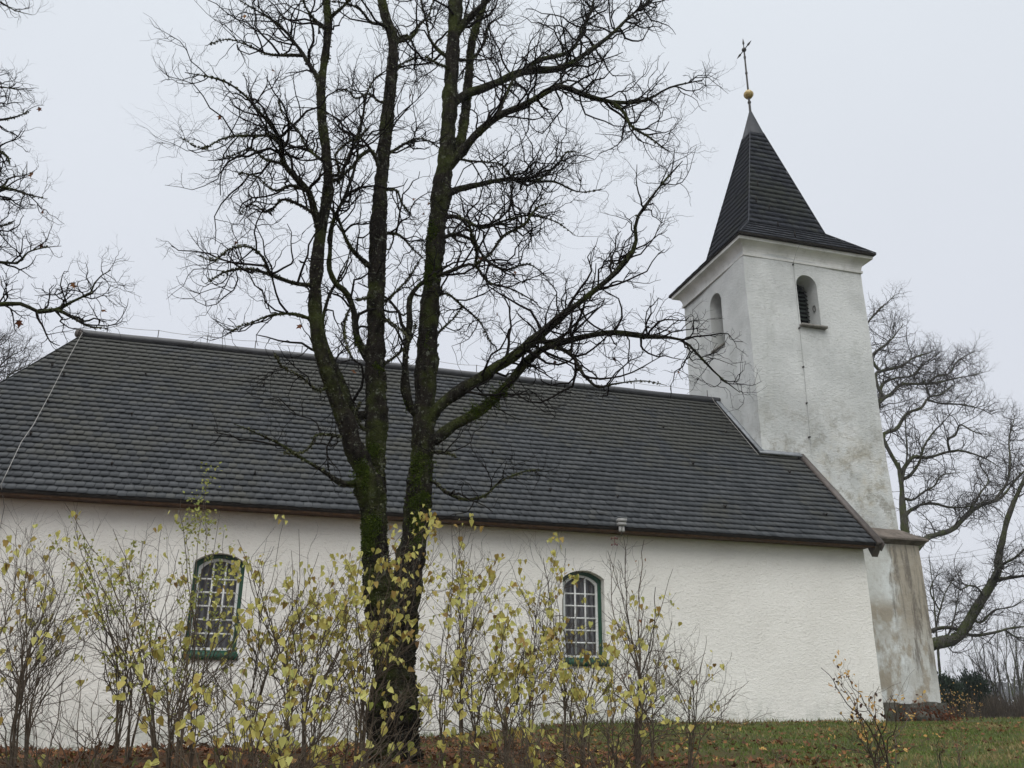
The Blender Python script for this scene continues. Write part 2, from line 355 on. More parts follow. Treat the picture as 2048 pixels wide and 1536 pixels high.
def f_ground(g, b):
    x, y, z = g.xyz()
    gr = g.mix(g.rng(g.noise(2.2, 6, 0.7), 0.3, 0.7), (0.050, 0.066, 0.020), (0.078, 0.088, 0.030))
    soil = g.mix(g.rng(g.noise(9, 6, 0.7), 0.3, 0.7), (0.055, 0.034, 0.021), (0.10, 0.052, 0.029))
    left = g.rng(g.m('ADD', x, g.m('MULTIPLY', g.noise(0.6, 4), 4.0)), -2.5, -6.5)
    patch = g.rng(g.noise(1.1, 6, 0.72), 0.48, 0.62)
    g.base(b, g.mix(g.m('MAXIMUM', g.m('MULTIPLY', left, 0.9), g.m('MULTIPLY', patch, 0.55)), gr, soil)); g.bump(b, g.noise(16, 6, 0.7), 0.8, 0.05)
M['ground'] = mat('autumn_lawn', f_ground, 0.95, 0.1)
M['field'] = mat('stubble_field', plain((0.22, 0.17, 0.10), 0.2, 0.1), 0.95, 0.1)

# ------------------------------------------------------------------ ground
def sst(a, b, x):
    t = np.clip((np.asarray(x, float)-a)/(b-a), 0, 1); return t*t*(3-2*t)
def ground_z(x, y):
    x = np.asarray(x, float); y = np.asarray(y, float)
    h = 0.03 - 0.17*sst(-11, -5, x)
    zb = -0.44*sst(-4, -11.5, x)
    front = -1.05 + (h+1.05)*sst(-17.5, -9.8, y)
    back = h + (zb-h)*sst(-9.8, -3.5, y)
    z = np.where(y < -9.8, front, back)
    z = z + (-0.62-z)*sst(3, 13, y)*sst(-60, -1, y) - 3.2*sst(18, 110, y)
    wb = 0.05*np.sin(x*1.7+y*0.6)*np.sin(y*1.3-0.4*x) + 0.025*np.sin(x*4.1+1)*np.sin(y*3.7+x)
    return z + wb*sst(0.0, -1.2, y)*sst(-18, -14, y)
gx = np.unique(np.concatenate([np.linspace(-400, -24, 24), np.linspace(-24, 12, 145), np.linspace(12, 500, 34)]))
gy = np.unique(np.concatenate([np.linspace(-120, -19, 18), np.linspace(-19, 1, 101), np.linspace(1, 40, 40), np.linspace(40, 900, 30)]))
GX, GY = np.meshgrid(gx, gy); GZ = ground_z(GX, GY)
b = MB(); nx = len(gx); i, j = np.meshgrid(np.arange(nx-1), np.arange(len(gy)-1)); k = (j*nx+i).ravel()
b.add(np.stack([GX, GY, GZ], -1).reshape(-1, 3), np.stack([k, k+1, k+nx+1, k+nx], -1))
tag(b.build('ground', M['ground'], smooth=True), 'gently sloping lawn strewn with fallen leaves in front of the church', 'ground', kind='structure')

def blades(n, x0, x1, y0, y1, h0, h1, keep=None):
    X = rng.uniform(x0, x1, n); Y = rng.uniform(y0, y1, n)
    if keep is not None: q = keep(X, Y); X, Y = X[q], Y[q]
    n = len(X); Z = ground_z(X, Y); H = rng.uniform(h0, h1, n); a = rng.uniform(0, 6.28, n); w = rng.uniform(.006, .013, n)
    ln = rng.uniform(.2, .9, n)*H; la = rng.uniform(0, 6.28, n)
    B = np.stack([X, Y, Z-.01], -1); d = np.stack([np.cos(a), np.sin(a), 0*a], -1)*w[:, None]
    l = np.stack([np.cos(la), np.sin(la), 0*la], -1)*ln[:, None]; up = np.stack([0*H, 0*H, H], -1)
    V = np.stack([B-d, B+d, B+d*.7+l*.4+up*.6, B-d*.7+l*.4+up*.6, B+l+up], 1).reshape(-1, 3); o = np.arange(n)*5
    t = np.repeat(np.clip(rng.normal(.5, .25, n)+.45*np.sin(X*1.1+np.sin(Y*.8))*np.sin(Y*1.7+.5*X)+.2*np.sin(X*5.3)*np.sin(Y*6.1), 0, 1), 5)
    return V, np.stack([o, o+1, o+2, o+3], -1), np.stack([o+3, o+2, o+4], -1), t
patchy = lambda X, Y: np.clip(.5+.5*np.sin(X*1.1+1.3*np.sin(Y*.9))*np.sin(Y*1.4+X*.35), 0, 1)**2
b = MB()
for args in ((70000, -6, 9, -11.5, -0.02, .03, .075), (22000, -18, -6, -11.5, -0.02, .03, .07), (16000, 5.7, 22, -6, 15, .05, .11), (2200, -18, 2.3, -.16, -.02, .06, .16)):
    V, q4, q3, t = blades(*args, keep=(lambda X, Y: rng.uniform(0, 1, len(X)) < np.where(X < -9, .4, 1.0)*(1-.75*patchy(X*1.3+2, Y*1.2))))
    n0 = b.n; b.add(V, q4, t); b.f3.append(q3+n0)
tag(b.build('grass', M['grass']), 'short green grass of the churchyard lawn', 'grass', kind='stuff')

# leaf templates: (verts, tris/quads) in local x (width), y (length), z (fold)
HEART = (np.array([(0,0,0),(-.24,-.07,.06),(-.40,.15,.11),(-.31,.48,.08),(0,1.08,-.10),(.31,.48,.08),(.40,.15,.11),(.24,-.07,.06),(0,.45,-.03)]),
         np.array([(0,1,8),(1,2,8),(2,3,8),(3,4,8),(4,5,8),(5,6,8),(6,7,8),(7,0,8)]))
OVAL = (np.array([(0,0,0),(-.26,.3,.06),(-.22,.7,.05),(0,1,-.04),(.22,.7,.05),(.26,.3,.06),(0,.5,-.02)]),
        np.array([(0,1,6),(1,2,6),(2,3,6),(3,4,6),(4,5,6),(5,0,6)]))
MAPLE = (np.array([(0,0,0),(-.35,.05,.08),(-.22,.25,0),(-.52,.55,.12),(-.18,.55,0),(0,1,.1),(.18,.55,0),(.52,.55,-.10),(.22,.25,0),(.35,.05,.1),(0,.4,-.05)]),
         np.array([(0,1,10),(1,2,10),(2,3,10),(3,4,10),(4,5,10),(5,6,10),(6,7,10),(7,8,10),(8,9,10),(9,0,10)]))
def leaves(b, tpl, P, D, size, tint, nrm=None):    # put leaf copies at P, pointing along D
    V, Fc = tpl; n = len(P)
    if n == 0: return
    D = D/np.linalg.norm(D, axis=1, keepdims=True)
    if nrm is None: nrm = rng.normal(size=(n, 3))
    X = np.cross(D, nrm); X /= np.linalg.norm(X, axis=1, keepdims=True)+1e-9; Zv = np.cross(X, D)
    cv = V.copy(); curl = rng.uniform(-.25, .35, n)
    W = P[:, None]+size[:, None, None]*(cv[None, :, 0, None]*X[:, None]+cv[None, :, 1, None]*D[:, None]+(cv[None, :, 2, None]*rng.uniform(.3, 2.2, n)[:, None, None]+curl[:, None, None]*cv[None, :, 1, None]**2)*Zv[:, None])
    m = len(V); b.add(W.reshape(-1, 3), (Fc[None]+(np.arange(n)*m)[:, None, None]).reshape(-1, 3), np.repeat(tint, m))
b = MB()
def litter(n, x0, x1, y0, y1, dens, s0=.05, s1=.11):
    X = rng.uniform(x0, x1, n); Y = rng.uniform(y0, y1, n); q = rng.uniform(0, 1, n) < dens(X, Y); X, Y = X[q], Y[q]; n = len(X)
    P = np.stack([X, Y, ground_z(X, Y)+rng.uniform(.01, .055, n)], -1); a = rng.uniform(0, 6.28, n)
    D = np.stack([np.cos(a), np.sin(a), rng.normal(0, .35, n)], -1); N = np.stack([rng.normal(0, .45, n), rng.normal(0, .45, n), np.ones(n)], -1)
    leaves(b, MAPLE, P, D, rng.uniform(s0, s1, n), np.clip(rng.beta(2, 2.2, n)+(rng.uniform(0, 1, n) > .95)*.6, 0, 1), N)
litter(26000, -19, -4.5, -12.5, -0.1, lambda X, Y: (.12+.88*sst(-5, -10, X))*(.45+.55*patchy(X*.7, Y*.7)), .04, .095)
litter(7000, -6, 9, -11.5, -0.1, lambda X, Y: .16+.9*patchy(X, Y), .03, .085)
litter(900, 5.8, 20, -5, 12, lambda X, Y: .2+.5*patchy(X, Y))
tag(b.build('leaf_litter', M['leaf_litter']), 'rust brown fallen leaves lying over the ground', 'fallen leaves', kind='stuff')

# ------------------------------------------------------------------ church
church = empty('church', (-7, 3, 0), 'white limewashed church with grey tiled roof and square tower with pointed spire', 'church')

def panel(b, O, U, V, N, ulen, vlen, holes=(), cell=0.16, amp=0.012, mask=None):
    """wall face O + u*U + v*V, openings (u0, u1, v0, v1, rise) with a curved head of that rise, reveals of depth d going along -N"""
    O, U, V, N = (np.array(q, float) for q in (O, U, V, N))
    cut_u = [h[0] for h in holes]+[h[1] for h in holes]; cut_v = [h[2] for h in holes]+[h[3] for h in holes]
    def lines(L, cuts):
        a = np.linspace(0, L, max(2, int(L/cell)+1))
        for c in cuts: a = a[np.abs(a-c) > cell*0.35]
        a = np.unique(np.concatenate([[0, L], a, cuts])); return a
    us, vs = lines(ulen, cut_u), lines(vlen, cut_v)
    UU, VV = np.meshgrid(us, vs); P = O+UU[..., None]*U+VV[..., None]*V
    mk = np.ones(UU.shape)
    for u0, u1, v0, v1, *_ in holes:
        d = np.maximum(np.maximum(u0-UU, UU-u1), np.maximum(v0-VV, VV-v1)); mk = np.minimum(mk, np.clip(d/.3, 0, 1))
    P = P+wob(P, 0.9)*amp*mk[..., None]+wob(P, 3.2)*amp*.45*mk[..., None]
    nu = len(us); fs = []
    for jj in range(len(vs)-1):
        for ii in range(nu-1):
            cu, cv = (us[ii]+us[ii+1])/2, (vs[jj]+vs[jj+1])/2
            if any(h[0] < cu < h[1] and h[2] < cv < h[3] for h in holes): continue
            fs.append((jj*nu+ii, jj*nu+ii+1, (jj+1)*nu+ii+1, (jj+1)*nu+ii))
    b.add(P.reshape(-1, 3), fs)
    for u0, u1, v0, v1, rise, dep in holes:
        arc = arch(u0, u1, v1, rise)
        for q in range(len(arc)-1):
            a0, a1 = arc[q], arc[q+1]
            b.add([O+a0[0]*U+a0[1]*V, O+a1[0]*U+a1[1]*V, O+a1[0]*U+v1*V, O+a0[0]*U+v1*V], [(0, 1, 2, 3)])
        out = [(u0, v0)]+arc+[(u1, v0)]
        for q in range(len(out)):
            a0, a1 = out[q], out[(q+1) % len(out)]; A0 = O+a0[0]*U+a0[1]*V; A1 = O+a1[0]*U+a1[1]*V
            b.add([A0, A1, A1-N*dep, A0-N*dep], [(3, 2, 1, 0)])
def arch(u0, u1, top, rise, n=16):       # curved head from (u0, top-rise) over to (u1, top-rise)
    w = (u1-u0)/2; c = (u0+u1)/2
    if rise >= w-1e-6: return [(c-w*math.cos(t), top-rise+rise*math.sin(t)) for t in np.linspace(0, math.pi, n)]
    R_ = (w*w+rise*rise)/(2*rise); a = math.asin(w/R_)
    return [(c+R_*math.sin(t), top-R_+R_*math.cos(t)) for t in np.linspace(-a, a, n)]

EZ, RY, RZ, XG, XT, YT, TW = 4.057, 4.30, 8.961, 2.41, 1.163, 2.217, 4.046
SL = (RZ-EZ)/(RY+.45)
TD = 3.90
WIN = [(-12.94, -12.0), (-5.425, -4.475)]
# nave walls
b = MB()
X0 = -18.45
panel(b, (X0, 0, -.7), (1, 0, 0), (0, 0, 1), (0, -1, 0), 2.3-X0, 4.72, [(w0-X0, w1-X0, 1.25+.7, 3.105+.7, .17, .28) for w0, w1 in WIN])
panel(b, (2.3, 0, -.7), (0, 1, 0), (0, 0, 1), (1, 0, 0), 1.9, 4.72)
panel(b, (X0, 8.6, -.7), (0, -1, 0), (0, 0, 1), (-1, 0, 0), 8.6, 4.72)
panel(b, (2.3, 8.6, -.7), (-1, 0, 0), (0, 0, 1), (0, 1, 0), 2.3-X0, 4.72, cell=.5)
b.add([(2.3, -.1, 4.02), (2.3, 8.7, 4.02), (2.3, 4.3, RZ-.25)], [(0, 1, 2)])
b.build('nave_wall', M['nave_wall'], church, smooth=False)

# tower walls
tx0, tx1, ty0, ty1 = XT, XT+TW, YT, YT+TD
b = MB()
panel(b, (tx0, ty0, 4.2), (1, 0, 0), (0, 0, 1), (0, -1, 0), TW, 9.0, [(2.855-tx0, 3.555-tx0, 10.85-4.2, 12.52-4.2, .35, .62)], amp=.022)
panel(b, (tx0, ty1, 4.2), (0, -1, 0), (0, 0, 1), (-1, 0, 0), TD, 9.0, [(ty1-4.42, ty1-3.70, 10.65-4.2, 12.45-4.2, .36, .62)], amp=.022)
panel(b, (tx1, ty0, 4.2), (0, 1, 0), (0, 0, 1), (1, 0, 0), TD, 9.0, amp=.022)
panel(b, (tx1, ty1, 4.2), (-1, 0, 0), (0, 0, 1), (0, 1, 0), TW, 9.0, amp=.022)
tw_ = b.build('tower_wall', M['tower_wall'], church, smooth=False)
# lower tower block
LX1, LY0 = 5.555, 1.89
b = MB()
panel(b, (2.302, LY0, .40), (1, 0, 0), (0, 0, 1), (0, -1, 0), LX1-2.302, 4.1, amp=.014)
panel(b, (LX1, LY0, .40), (0, 1, 0), (0, 0, 1), (1, 0, 0), 4.6, 4.1, amp=.014)
b.build('lower_tower_wall', M['lower_wall'], church)
# plinth of rubble stone
b = MB(); 
def rough_box(b, a, c, cell=.12, amp=.03):
    a = np.array(a, float); c = np.array(c, float); d = c-a
    for O, U, V in ((a, (1,0,0), (0,0,1)), ((c[0], a[1], a[2]), (0,1,0), (0,0,1)), ((a[0], c[1], a[2]), (0,-1,0), (0,0,1)), ((a[0], a[1], c[2]), (1,0,0), (0,1,0))):
        U = np.array(U, float); V = np.array(V, float); L1 = abs(U@d); L2 = abs(V@d)
        us = np.linspace(0, L1, int(L1/cell)+2); vs = np.linspace(0, L2, int(L2/cell)+2); UU, VV = np.meshgrid(us, vs)
        P = np.array(O, float)+UU[..., None]*U+VV[..., None]*V; P = P+wob(P, 5)*amp+wob(P, 13)*amp*.5
        n = len(us); ii, jj = np.meshgrid(np.arange(n-1), np.arange(len(vs)-1)); kk = (jj*n+ii).ravel(); b.add(P.reshape(-1, 3), np.stack([kk, kk+1, kk+n+1, kk+n], -1))
rough_box(b, (2.32, LY0-.09, -.7), (LX1+.09, 6.5, .43))
b.build('stone_plinth', M['stone'], church)
# weathering slope (lean-to cap) over the lower tower
b = MB()
zc0, zc1 = 4.62, 4.97; ox = 5.77; oy = LY0-.20
b.add([(2.32, oy, zc0), (ox, oy, zc0), (tx1+.0, ty0, zc1), (2.32, ty0, zc1)], [(0, 1, 2, 3)])
b.add([(ox, oy, zc0), (ox, 6.6, zc0), (tx1, 6.6, zc1), (tx1, ty0, zc1)], [(0, 1, 2, 3)])
b.add([(2.32, oy, zc0-.045), (ox, oy, zc0-.045), (ox, oy, zc0), (2.32, oy, zc0)], [(0, 1, 2, 3)])
b.add([(ox, oy, zc0-.045), (ox, 6.6, zc0-.045), (ox, 6.6, zc0), (ox, oy, zc0)], [(0, 1, 2, 3)])
b.add([(2.32, oy, zc0-.045), (2.32, LY0, zc0-.16), (LX1, LY0, zc0-.16), (ox, oy, zc0-.045)], [(3, 2, 1, 0)])
b.add([(ox, oy, zc0-.045), (LX1, LY0, zc0-.16), (LX1, 6.6, zc0-.16), (ox, 6.6, zc0-.045)], [(3, 2, 1, 0)])
cap = b.build('weathering_cap', mat('mossy_cap_tile', plain((0.17, 0.145, 0.122), 0.28, 4, 0.4), 0.85, 0.2), church)

# cornice (coved) round the tower top
def sweep_square(b, prof, x0, x1, y0, y1):   # profile (outset, z)
    rings = [[(x0-o, y0-o, z), (x1+o, y0-o, z), (x1+o, y1+o, z), (x0-o, y1+o, z)] for o, z in prof]
    for A, B in zip(rings[:-1], rings[1:]):
        for q in range(4): b.add([A[q], A[(q+1) % 4], B[(q+1) % 4], B[q]], [(0, 1, 2, 3)])
b = MB()
prof = [(.0, 12.86), (.045, 12.865), (.05, 12.93), (.02, 12.955)]
prof += [(.02+.25*(1-math.cos(t)), 12.96+.30*math.sin(t)) for t in np.linspace(0, math.pi/2, 7)]
prof += [(.285, 13.27), (.29, 13.36), (.0, 13.37)]
sweep_square(b, prof, tx0, tx1, ty0, ty1)
b.build('cornice', M['cornice'], church)

# tiles
def tile_plane(b, O, U, V, N, vmax, left, right, expo, tw, thick=.027, scal=.014, rag=.006, mid=None):
    O, U, V, N = (np.array(q, float) for q in (O, U, V, N)); rows = int(math.ceil(vmax/expo-1e-6)); S = np.linspace(0, 1, 5); par = 1-(2*S-1)**2
    for r in range(rows):
        v0 = r*expo; v1 = min(v0+expo+.035, vmax+.01); vm = min(v0, vmax)
        a = left(vm); c = right(vm); a1 = left(min(v1, vmax)); c1 = right(min(v1, vmax)); lo, hi = min(a, a1), max(c, c1)
        off = (r % 2)*.5*tw; i0 = int(math.floor((lo-off)/tw)); i1 = int(math.ceil((hi-off)/tw))
        for i in range(i0, i1):
            u = off+(i+S)*tw*1.0; u = u.copy(); u[0] += .006; u[-1] -= .006
            j = rng.normal(0, rag); tilt = rng.normal(0, .004)
            vb = v0-scal*par+j; vt = np.full(5, v1)
            ub = np.clip(u, left(vm), right(vm)); ut = np.clip(u, left(min(v1, vmax)), right(min(v1, vmax)))
            if ub[-1]-ub[0] < .012 and ut[-1]-ut[0] < .012: continue
            nb = thick*1.75+tilt; nt_ = thick*.25
            nb = np.full(5, nb); Pb = O+ub[:, None]*U+vb[:, None]*V+nb[:, None]*N; Pt = O+ut[:, None]*U+vt[:, None]*V+nt_*N
            Pl = O+ub[:, None]*U+(vb+.004)[:, None]*V+(nb-.008)[:, None]*N
            F_ = [(q, q+1, 6+q, 5+q) for q in range(4)]+[(10+q, 11+q, q+1, q) for q in range(4)]+[(10, 0, 5, 5)][:0]
            b.add(np.vstack([Pb, Pt, Pl]), F_, np.clip(rng.normal(.5, .28), 0, 1))
roof = MB()
CS = math.hypot(1, SL); Vs = np.array([0, 1/CS, SL/CS]); Ns = np.array([0, -SL/CS, 1/CS]); vmax = (RY+.45)*CS
XR = -16.555; HX = 2.37/4.75
y_of = lambda v: -.45+v/CS
tile_plane(roof, (0, -.45, EZ-.06), (1, 0, 0), Vs, Ns, vmax, lambda v: XR-HX*(RY-y_of(v)), lambda v: (XG-.10 if y_of(v) < YT-.02 else XT-.02), vmax/33, .172)
# hip end and north slope (plain boarded sheets seen by nobody from the front, kept for the building's other sides)
hx = XR-HX*4.75
roof.add([(hx, -.45, EZ), (XR, RY, RZ), (hx, 9.05, EZ)], [(0, 1, 2)])
roof.add([(hx, 9.05, EZ), (XR, RY, RZ), (XG, RY, RZ), (XG, 9.05, EZ)], [(0, 1, 2, 3)])
roof.add([(hx, -.45, EZ-.05), (XR, RY, RZ-.05), (XT, RY, RZ-.05), (XT, YT-.02, EZ-.05+SL*(YT+.43)), (XG, YT-.02, EZ-.05+SL*(YT+.43)), (XG, -.45, EZ-.05)], [(0, 1, 2)])
roof.add([(hx, -.45, EZ-.05), (XG, -.45, EZ-.05), (XG, YT, EZ-.05+SL*(YT+.45)), (hx+HX*(YT+.45), YT, EZ-.05+SL*(YT+.45))], [(0, 1, 2, 3)])
roof.add([(hx+HX*(YT+.45), YT, EZ-.05+SL*(YT+.45)), (XT, YT, EZ-.05+SL*(YT+.45)), (XT, RY, RZ-.05), (XR, RY, RZ-.05)], [(0, 1, 2, 3)])
nave_roof = roof.build('nave_roof', M['tile'], church)
b = MB(); rp = np.linspace(XR-.08, XT+.02, 60); pts = np.stack([rp, np.full(60, RY), RZ+.015+.008*np.sin(rp*2.1)], -1); b.tube(pts, .105, 10); b.build('ridge_cap', M['dark_metal'], nave_roof, smooth=True)
b = MB(); b.ball((XR-.06, RY, RZ-.0), .125, 10); b.build('ridge_end_cap', M['brown_metal'], nave_roof, smooth=True)
zy = lambda y: EZ+SL*(y+.45)
b = MB(); b.beam((XG-.02, -.52, zy(-.52)+.01), (XG-.02, YT+.05, zy(YT+.05)+.01), .17, .10, up=Ns); b.beam((XG+.05, -.50, zy(-.5)-.10), (XG+.05, YT, zy(YT)-.10), .03, .20, up=Ns)
b.build('verge_board', M['brown_metal'], nave_roof)
b = MB(); b.add([(XG+.06, -.5, EZ-.03), (XG+.06, -.10, EZ-.03), (XG+.06, -.26, EZ-.34), (XG-.10, -.5, EZ-.03), (XG-.10, -.10, EZ-.03), (XG-.10, -.26, EZ-.34)], [(0, 1, 2), (5, 4, 3)])
b.add([(XG+.06, -.5, EZ-.03), (XG+.06, -.26, EZ-.34), (XG-.10, -.26, EZ-.34), (XG-.10, -.5, EZ-.03)], [(0, 1, 2, 3)]); b.add([(XG+.06, -.26, EZ-.34), (XG+.06, -.10, EZ-.03), (XG-.10, -.10, EZ-.03), (XG-.10, -.26, EZ-.34)], [(0, 1, 2, 3)])
b.build('boxed_eave_end', M['brown_metal'], nave_roof)
b = MB(); b.beam((XT-.06, RY, RZ+.05), (XT-.06, YT-.06, zy(YT)+.06), .16, .03, up=Ns); b.beam((XT-.12, YT-.06, zy(YT)+.03), (XG-.06, YT-.06, zy(YT)+.03), .16, .04, up=Ns)
b.build('flashing', M['lead'], nave_roof)
b = MB(); b.box((hx, -.455, EZ-.105), (XG-.1, -.40, EZ-.035)); b.build('eave_batten', M['under'], church)
b = MB(); b.box((hx+.05, -.40, EZ-.125), (XG-.12, .03, EZ-.098)); b.box((hx+.05, -.43, EZ-.15), (XG-.12, -.402, EZ-.098)); b.build('soffit', M['wood'], church)
# snow hooks on the slope
hooks = [(105, 730), (128, 750), (96, 803), (62, 868), (19, 938), (292, 748), (264, 829), (224, 928), (527, 770), (510, 946), (385, 850), (1326, 854), (1451, 864), (1385, 927), (1578, 944), (1449, 1013), (1650, 1029), (1234, 993), (1061, 800), (985, 905), (1180, 905), (640, 860), (1100, 980)]
for u, v in hooks:
    d = ray(u, v); q = np.array([0, -.45, EZ+.02]); P = CAM+d*(((q-CAM)@Ns)/(d@Ns))
    b = MB(); b.beam(P+Ns*.01-Vs*.06, P+Ns*.01+Vs*.06, .025, .02, up=Ns); b.beam(P-Vs*.05+Ns*.02, P-Vs*.05+Ns*.075, .025, .02, up=Vs); b.build('snow_hook', M['under'], nave_roof)
# ridge lightning rods and wire
xs = np.arange(XR+.55, XT-.3, 1.2)
for x in xs:
    b = MB(); b.tube([(x, RY, RZ+.08), (x, RY, RZ+.33)], .011, 5); b.build('ridge_post', M['iron'], nave_roof)
b = MB()
pw = []
for k0 in range(len(xs)-1):
    for t in np.linspace(0, 1, 5)[:-1]: pw.append((xs[k0]+(xs[k0+1]-xs[k0])*t, RY, RZ+.32-.035*4*t*(1-t)))
b.tube(pw, .006, 5)
slope_pt = lambda x, y, o=.09: np.array([x, y, zy(y)])+Ns*o
b.tube([(XR+.55, RY, RZ+.30), (XR, RY, RZ+.14)]+[slope_pt(*q) for q in ((-16.53, 4.2), (-16.50, 3.1), (-16.45, 1.95), (-16.42, 1.0), (-16.455, .55), (-16.40, -.19), (-16.38, -.5))]+[(-16.38, -.06, EZ-.3), (-16.38, -.03, 2.0), (-16.38, -.03, -.3)], .0068, 5)
b.tube([(XT-.25, RY, RZ+.2)]+[slope_pt(XT-.26, y, .08) for y in (4.2, 3.4, 2.6, 2.05)], .008, 5)
b.build('roof_conductor', M['wire'], nave_roof)

# spire
cx_, cy_ = (tx0+tx1)/2, (ty0+ty1)/2; ZE, ZK, ZT, ZA = 13.42, 14.45, 18.80, 19.84; HE, HK = 2.35, 1.37
sp = MB()
for q in range(4):
    c, s_ = math.cos(q*math.pi/2), math.sin(q*math.pi/2)
    U = np.array([c, s_, 0]); D = np.array([s_, -c, 0])      # D points outward
    C0 = np.array([cx_, cy_, 0])
    for (h0, z0, h1, z1, n, tw) in ((HE, ZE, HK, ZK, 5, .23), (HK, ZK, .255, ZT, 21, .225)):
        L = math.hypot(h0-h1, z1-z0); V = (-(h0-h1)*D+np.array([0, 0, z1-z0]))/L; N = np.cross(U, V)
        O = C0+D*h0+np.array([0, 0, z0])
        hw = lambda v, h0=h0, h1=h1, L=L: h0+(h1-h0)*min(max(v/L, 0), 1)
        tile_plane(sp, O-N*.03, U, V, N, L, lambda v: -hw(v), lambda v: hw(v), L/n, tw, thick=.034, scal=.006, rag=.004)
        A = O-N*.025
        sp.add([A-U*h0, A+U*h0, A+V*L+U*h1, A+V*L-U*h1], [(0, 1, 2, 3)])
spire = sp.build('spire_roof', M['slate'], church)
b = MB(); r4 = lambda h, z: [(cx_-h, cy_-h, z), (cx_+h, cy_-h, z), (cx_+h, cy_+h, z), (cx_-h, cy_+h, z)]
b.add(r4(.275, ZT-.05)+r4(.012, ZA+.06), [(0, 1, 5, 4), (1, 2, 6, 5), (2, 3, 7, 6), (3, 0, 4, 7)]); b.build('metal_spire_tip', mat('grey_tip_metal', plain((0.036, 0.040, 0.047), 0.2, 4), 0.65, 0.3), spire)
b = MB(); sweep_square(b, [(HE-.30, ZE-.055), (HE+.0, ZE-.06), (HE+.01, ZE-.01), (HE-.1, ZE+.01)], cx_, cx_, cy_, cy_); b.build('spire_eave_board', M['under'], spire)
for q in range(4):
    b = MB(); s1, s2 = ((-1, -1), (1, -1), (1, 1), (-1, 1))[q]
    b.tube([(cx_+s1*HE, cy_+s2*HE, ZE+.01), (cx_+s1*HK, cy_+s2*HK, ZK+.01), (cx_+s1*.26, cy_+s2*.26, ZT)], .018, 6); b.build('hip_cap', M['slate'], spire)
for u, v in ((1515, 372), (1538, 420), (1556, 455), (1590, 475), (1512, 405)):
    d = ray(u, v); n = np.array([0, -(ZT-ZK), (HK-.255)*-1.0]); n = np.array([0, -(ZT-ZK), HK-.255]); n /= np.linalg.norm(n); q = np.array([0, cy_-HK, ZK])
    if v > 448: n = np.array([0, -(ZK-ZE), HE-HK]); n /= np.linalg.norm(n); q = np.array([0, cy_-HE, ZE])
    P = CAM+d*(((q-CAM)@n)/(d@n)); b = MB(); b.beam(P+n*.03, P+n*.05+np.array([0, .02, .16]), .025, .025, up=n); b.build('snow_hook', M['under'], spire)
# finial: rod, gilded ball, iron cross (arms run across the nave axis)
b = MB(); b.tube([(cx_, cy_, ZA-.1), (cx_, cy_, 20.4), (cx_, cy_, 22.4)], [.045, .035, .028], 8); b.lathe([(.02, -.05), (.045, -.03), (.045, .03), (.02, .05)], (cx_, cy_, 21.45), 8); b.lathe([(.02, -.05), (.06, -.03), (.06, .03), (.02, .05)], (cx_, cy_, 20.2), 8); finial = b.build('finial_rod', M['iron'], church)
b = MB(); b.lathe([(.02, -.16), (.10, -.14), (.165, -.05), (.175, .0), (.165, .05), (.10, .14), (.02, .16)], (cx_, cy_, 20.53), 18); b.build('gilded_ball', M['gold'], finial, smooth=True)
b = MB(); zc = 22.47; b.ball((cx_, cy_, zc), .085, 12)
for dv in ((0, 1, 0), (0, -1, 0), (0, 0, 1)):
    dv = np.array(dv, float); c0 = np.array([cx_, cy_, zc]); b.tube([c0+dv*t for t in (.06, .22, .27, .33, .50)], [.017, .017, .038, .034, .005], 6)
c0 = np.array([cx_, cy_, zc]); b.tube([c0-np.array([0, 0, t]) for t in (.05, .25, .30, .36, .44)], [.026, .026, .045, .04, .028], 6)
b.build('iron_cross', M['iron'], finial)
# tower conductor
b = MB(); cp = [(2.95, ty0-.30, 13.42), (2.80, ty0-.29, 13.15), (2.79, ty0-.06, 12.84), (2.77, ty0-.05, 11.0), (2.745, ty0-.05, 9.2), (2.70, ty0-.05, 7.2), (2.68, ty0-.05, 6.9)]; b.tube(cp, .0055, 5); cond = b.build('tower_conductor', M['copper'], church)
for z in (12.8, 10.72, 9.5, 8.4, 7.4):
    b = MB(); x = np.interp(z, [7.2, 9.2, 11, 12.84], [2.70, 2.745, 2.77, 2.79]); b.box((x-.02, ty0-.065, z-.02), (x+.02, ty0+.02, z+.02)); b.build('conductor_clip', M['iron'], cond)

